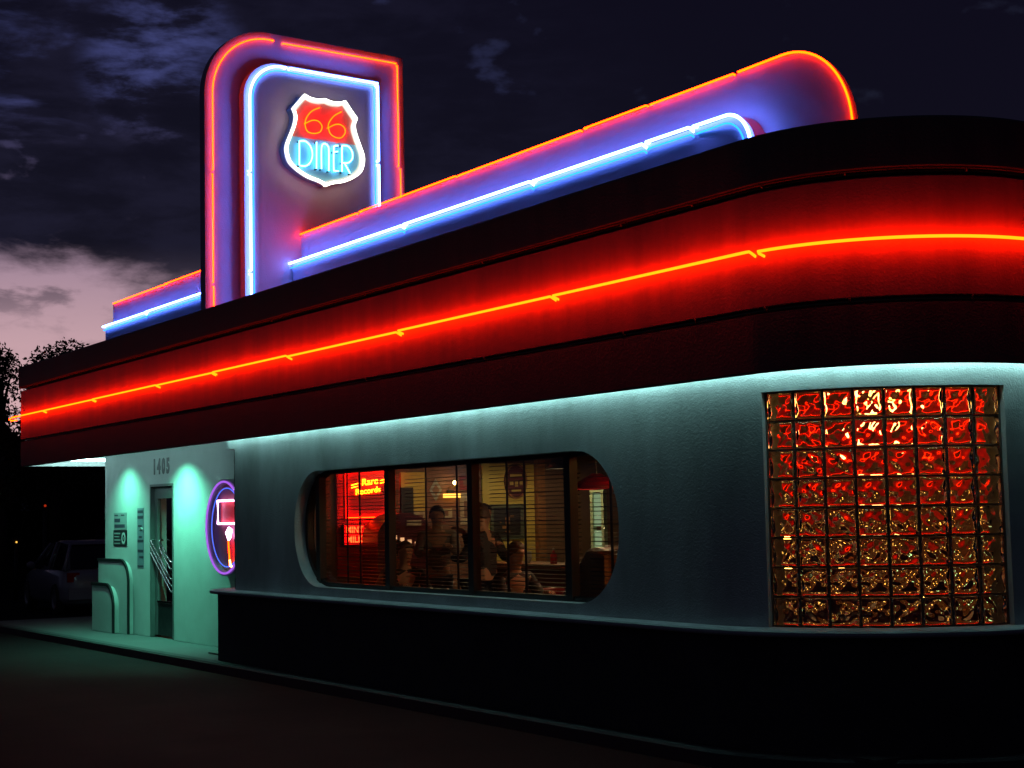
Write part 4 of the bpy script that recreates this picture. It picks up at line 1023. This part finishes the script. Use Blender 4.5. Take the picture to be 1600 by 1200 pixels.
# ------------------------------------------------------------------ trees and what lies behind
def tree(loc, h, rad, zc, n, lab, leaf=0.13, seed=1):
    rnd = random.Random(seed)
    t = thing('tree', lab, 'tree', loc, 'trees beyond the parking lot')
    x, y, z0 = loc
    tr = MB(); tr.tube([(x, y, z0), (x+0.05, y, z0+h*0.25), (x-0.03, y+0.05, z0+h*0.5), (x, y, z0+h*0.8)], 0.1, 8, rads=[h*0.028, h*0.022, h*0.016, 0.02])
    cl = []
    for k in range(16):
        a = rnd.uniform(0, 6.28); e = rnd.uniform(-0.7, 1.0); q = rnd.uniform(0.35, 0.95)
        c = Vector((x+math.cos(a)*rad*q*math.cos(e*1.2), y+math.sin(a)*rad*q*math.cos(e*1.2), z0+zc+e*(h-zc)*0.86))
        cl.append((c, rnd.uniform(0.22, 0.42)*rad))
        s0 = z0+min(h*0.7, max(h*0.2, c.z-z0-rad*0.7)); b = Vector((x, y, s0))
        tr.tube([b, b.lerp(c, 0.5)+Vector((0, 0, 0.08*rad)), c], 0.03, 5, rads=[h*0.010, h*0.006, 0.008])
    cr = MB()
    for c, r in cl:
        for _ in range(n):
            d = Vector((rnd.gauss(0, 1), rnd.gauss(0, 1), rnd.gauss(0, 0.8))); d = d.normalized()*r*rnd.random()**0.4*1.15
            q = c+d; s = leaf*rnd.uniform(0.5, 1.2)
            u = Vector((rnd.gauss(0, 1), rnd.gauss(0, 1), rnd.gauss(0, 1))).normalized(); w = u.orthogonal().normalized()*rnd.uniform(0.45, 0.7)
            cr.add([q-u*s, q-w*s*0.8, q+u*s, q+w*s*0.8], [(0, 1, 2, 3)])
    P2('trunk', tr, M['bark'], t)
    o = obj('crown', cr, M['leaf'], t, fix=False)
tree((-46.3, 12.3, -0.12), 7.0, 1.5, 4.4, 230, 'dark bushy tree against the pink dusk sky, the one with the broadest crown', 0.075, seed=2)
tree((-46.1, 13.75, -0.12), 7.3, 1.3, 4.4, 230, 'dark tree with the highest crown against the dusk sky', 0.075, seed=5)
tree((-45.8, 15.3, -0.12), 7.0, 1.2, 4.4, 200, 'dark tree with a sparse crown just above the canopy end', 0.075, seed=9)
tree((-49.5, 14.5, -0.12), 5.5, 2.6, 3.0, 700, 'low wide dark tree behind the three taller ones', 0.18, seed=12)
tree((-49.0, 10.5, -0.12), 5.6, 2.4, 3.0, 600, 'low dark tree at the edge of the parking lot', 0.18, seed=15)
tree((-32.6, 8.0, -0.12), 4.35, 0.85, 3.1, 150, 'small tree near the canopy end with leaves lit by the neon', 0.075, seed=21)
fb = thing('far_building', 'dark flat-roofed commercial building beyond the trees', 'building', (-58, 16, -0.12))
P2('wall', MB().box(-62, -56, 2, 34, -0.12, 4.3), M['brick'], fb)
P2('roof', MB().box(-62.2, -55.8, 1.8, 34.2, 4.304, 4.55), M['roof'], fb)
for y in (6, 10, 14, 18, 22):
    w_ = P2('window', MB().box(-56.0, -55.95, y, y+1.8, 1.0, 2.4), M['car_glass'], fb)
    P2('sill', MB().box(-55.995, -55.9, y-0.1, y+1.9, 0.9, 0.995), M['kerb'], w_)
P2('door', MB().box(-56.0, -55.94, 26, 27.2, -0.12, 2.1), M['dark_metal'], fb)
bw = thing('boundary_wall', 'low dark block wall along the far edge of the parking lot', 'wall', (-52.5, 15, -0.12))
P2('wall', MB().box(-52.6, -52.4, 0, 32, -0.12, 2.0), M['brick'], bw); P2('coping', MB().box(-52.65, -52.35, 0, 32, 2.003, 2.08), M['kerb'], bw)
def lamp_post(x, y, zl, col, lab, r):
    t = thing('lamp_post', lab, 'lamp', (x, y, -0.12))
    P2('post', MB().tube([(x, y, -0.12), (x, y, zl-0.09)], 0.05, 8), M['dark_metal'], t)
    P2('housing', MB().box(x-0.09, x+0.012, y-0.09, y+0.09, zl-0.10, zl+0.12), M['dark_metal'], t)
    P2('lens', MB().ball((x+0.03, y, zl), r, 8), glow('far_lens', col), t)
lamp_post(-38.4, 11.22, 2.12, (0.35, 0.02, 0.004), 'distant post with a dim red lamp in the dark parking lot', 0.03)
lamp_post(-38.57, 10.59, 1.27, (1.6, 0.8, 0.12), 'distant short post with a small yellow lamp', 0.022)

# ------------------------------------------------------------------ dusk sky and last light
w = bpy.data.worlds.new('World'); scene.world = w; w.use_nodes = True
nt = w.node_tree; N = nt.nodes; L = nt.links
for n in list(N): N.remove(n)
out = N.new('ShaderNodeOutputWorld'); bg = N.new('ShaderNodeBackground'); L.new(bg.outputs[0], out.inputs[0])
tc = N.new('ShaderNodeTexCoord')
sep = N.new('ShaderNodeSeparateXYZ'); L.new(tc.outputs['Generated'], sep.inputs[0])
def math_n(op, a, b=None, c=None, clamp=False):
    n = N.new('ShaderNodeMath'); n.operation = op; n.use_clamp = clamp
    for i, v_ in enumerate((a, b, c)):
        if v_ is None: continue
        if isinstance(v_, (int, float)): n.inputs[i].default_value = v_
        else: L.new(v_, n.inputs[i])
    return n.outputs[0]
def smooth(v_, lo, hi):
    n = N.new('ShaderNodeMapRange'); n.interpolation_type = 'SMOOTHSTEP'
    n.inputs[1].default_value = lo; n.inputs[2].default_value = hi; L.new(v_, n.inputs[0]); return n.outputs[0]
def dotdir(d):
    n = N.new('ShaderNodeVectorMath'); n.operation = 'DOT_PRODUCT'; n.inputs[1].default_value = Vector(d).normalized(); L.new(tc.outputs['Generated'], n.inputs[0]); return n.outputs['Value']
def noise(sc, det=6, rough=0.55, dist=0.0, loc=(0, 0, 0)):
    mp = N.new('ShaderNodeMapping'); mp.inputs['Scale'].default_value = sc; mp.inputs['Location'].default_value = loc
    L.new(tc.outputs['Generated'], mp.inputs[0])
    n = N.new('ShaderNodeTexNoise'); n.inputs['Scale'].default_value = 1.0; n.inputs['Detail'].default_value = det; n.inputs['Roughness'].default_value = rough; n.inputs['Distortion'].default_value = dist
    L.new(mp.outputs[0], n.inputs[0]); return n.outputs[0]
def mixc(f, a, b):
    n = N.new('ShaderNodeMix'); n.data_type = 'RGBA'
    if isinstance(f, (int, float)): n.inputs[0].default_value = f
    else: L.new(f, n.inputs[0])
    for i, c in ((6, a), (7, b)):
        if isinstance(c, tuple): n.inputs[i].default_value = (*c, 1)
        else: L.new(c, n.inputs[i])
    return n.outputs[2]
el = sep.outputs[2]
west = smooth(dotdir((-0.955, 0.27, 0.10)), 0.90, 0.995)
nA = noise((8, 8, 30), 8, 0.6, 0.25)
nB = noise((15, 15, 48), 8, 0.6, 0.2, (3, 1, 2))
nC = noise((24, 24, 46), 5, 0.5, 0.1, (7, 5, 1))
# clear sky: pink at the western horizon, blue violet higher up, dusky blue in the south behind the camera
clear = mixc(smooth(el, 0.05, 0.26), (0.66, 0.41, 0.43), (0.050, 0.058, 0.19))
clear = mixc(west, (0.022, 0.026, 0.055), clear)
# cloud sheet with a ragged lower edge
tilt = math_n('MULTIPLY', math_n('ADD', math_n('ADD', math_n('MULTIPLY', sep.outputs[0], 0.537), math_n('MULTIPLY', sep.outputs[1], 0.843)), 0.28), 0.14)
edge = math_n('ADD', math_n('ADD', el, tilt), math_n('MULTIPLY', math_n('SUBTRACT', nA, 0.5), 0.085))
sheet = smooth(edge, 0.140, 0.168)
streak = math_n('MULTIPLY', smooth(nB, 0.50, 0.66), smooth(el, 0.085, 0.15))
patch1 = math_n('MULTIPLY', smooth(dotdir((-0.928, 0.262, 0.272)), 0.9979, 0.9998), smooth(nA, 0.46, 0.74))
patch2 = math_n('MULTIPLY', smooth(dotdir((-0.905, 0.335, 0.275)), 0.9984, 0.9998), smooth(nB, 0.48, 0.72))
holes = math_n('MULTIPLY', smooth(nC, 0.63, 0.74), 0.30)
open_ = math_n('MAXIMUM', math_n('MAXIMUM', patch1, patch2), holes)
cover = math_n('MULTIPLY', math_n('MAXIMUM', sheet, math_n('MULTIPLY', streak, 0.75)), math_n('SUBTRACT', 1.0, open_), None, True)
cloud = mixc(smooth(nB, 0.35, 0.7), (0.0040, 0.0033, 0.0105), (0.0090, 0.0080, 0.022))
low_cloud = mixc(smooth(el, 0.10, 0.17), (0.13, 0.095, 0.13), cloud)
cloud = mixc(west, (0.0034, 0.0026, 0.0090), low_cloud)
sky_c = mixc(cover, clear, cloud)
south = smooth(sep.outputs[1], 0.05, -0.45)
sky_c = mixc(math_n('MULTIPLY', south, 0.9), sky_c, (0.0105, 0.011, 0.020))
ns = N.new('ShaderNodeTexSky'); ns.sky_type = 'NISHITA'; ns.sun_disc = False; ns.sun_elevation = R(-4); ns.sun_rotation = R(286)
add = N.new('ShaderNodeMix'); add.data_type = 'RGBA'; add.blend_type = 'ADD'; add.inputs[0].default_value = 0.02
L.new(sky_c, add.inputs[6]); L.new(ns.outputs[0], add.inputs[7])
L.new(add.outputs[2], bg.inputs[0]); bg.inputs[1].default_value = 1.0
sl = bpy.data.lights.new('last_light', 'SUN'); sl.energy = 0.015; sl.angle = R(20); sl.color = (1.0, 0.72, 0.66)
so_ = bpy.data.objects.new('last_light', sl); COL.objects.link(so_); so_.rotation_euler = Vector((0.955, -0.27, -0.10)).to_track_quat('-Z', 'Y').to_euler()

# ------------------------------------------------------------------ render settings
scene.render.engine = 'CYCLES'
cy_ = scene.cycles
cy_.use_denoising = True; cy_.max_bounces = 14; cy_.transmission_bounces = 12; cy_.transparent_max_bounces = 24; cy_.diffuse_bounces = 3; cy_.glossy_bounces = 4
cy_.sample_clamp_indirect = 3.0; cy_.use_light_tree = True
vs_ = scene.view_settings; vs_.view_transform = 'Standard'; vs_.look = 'None'; vs_.exposure = 0; vs_.gamma = 1
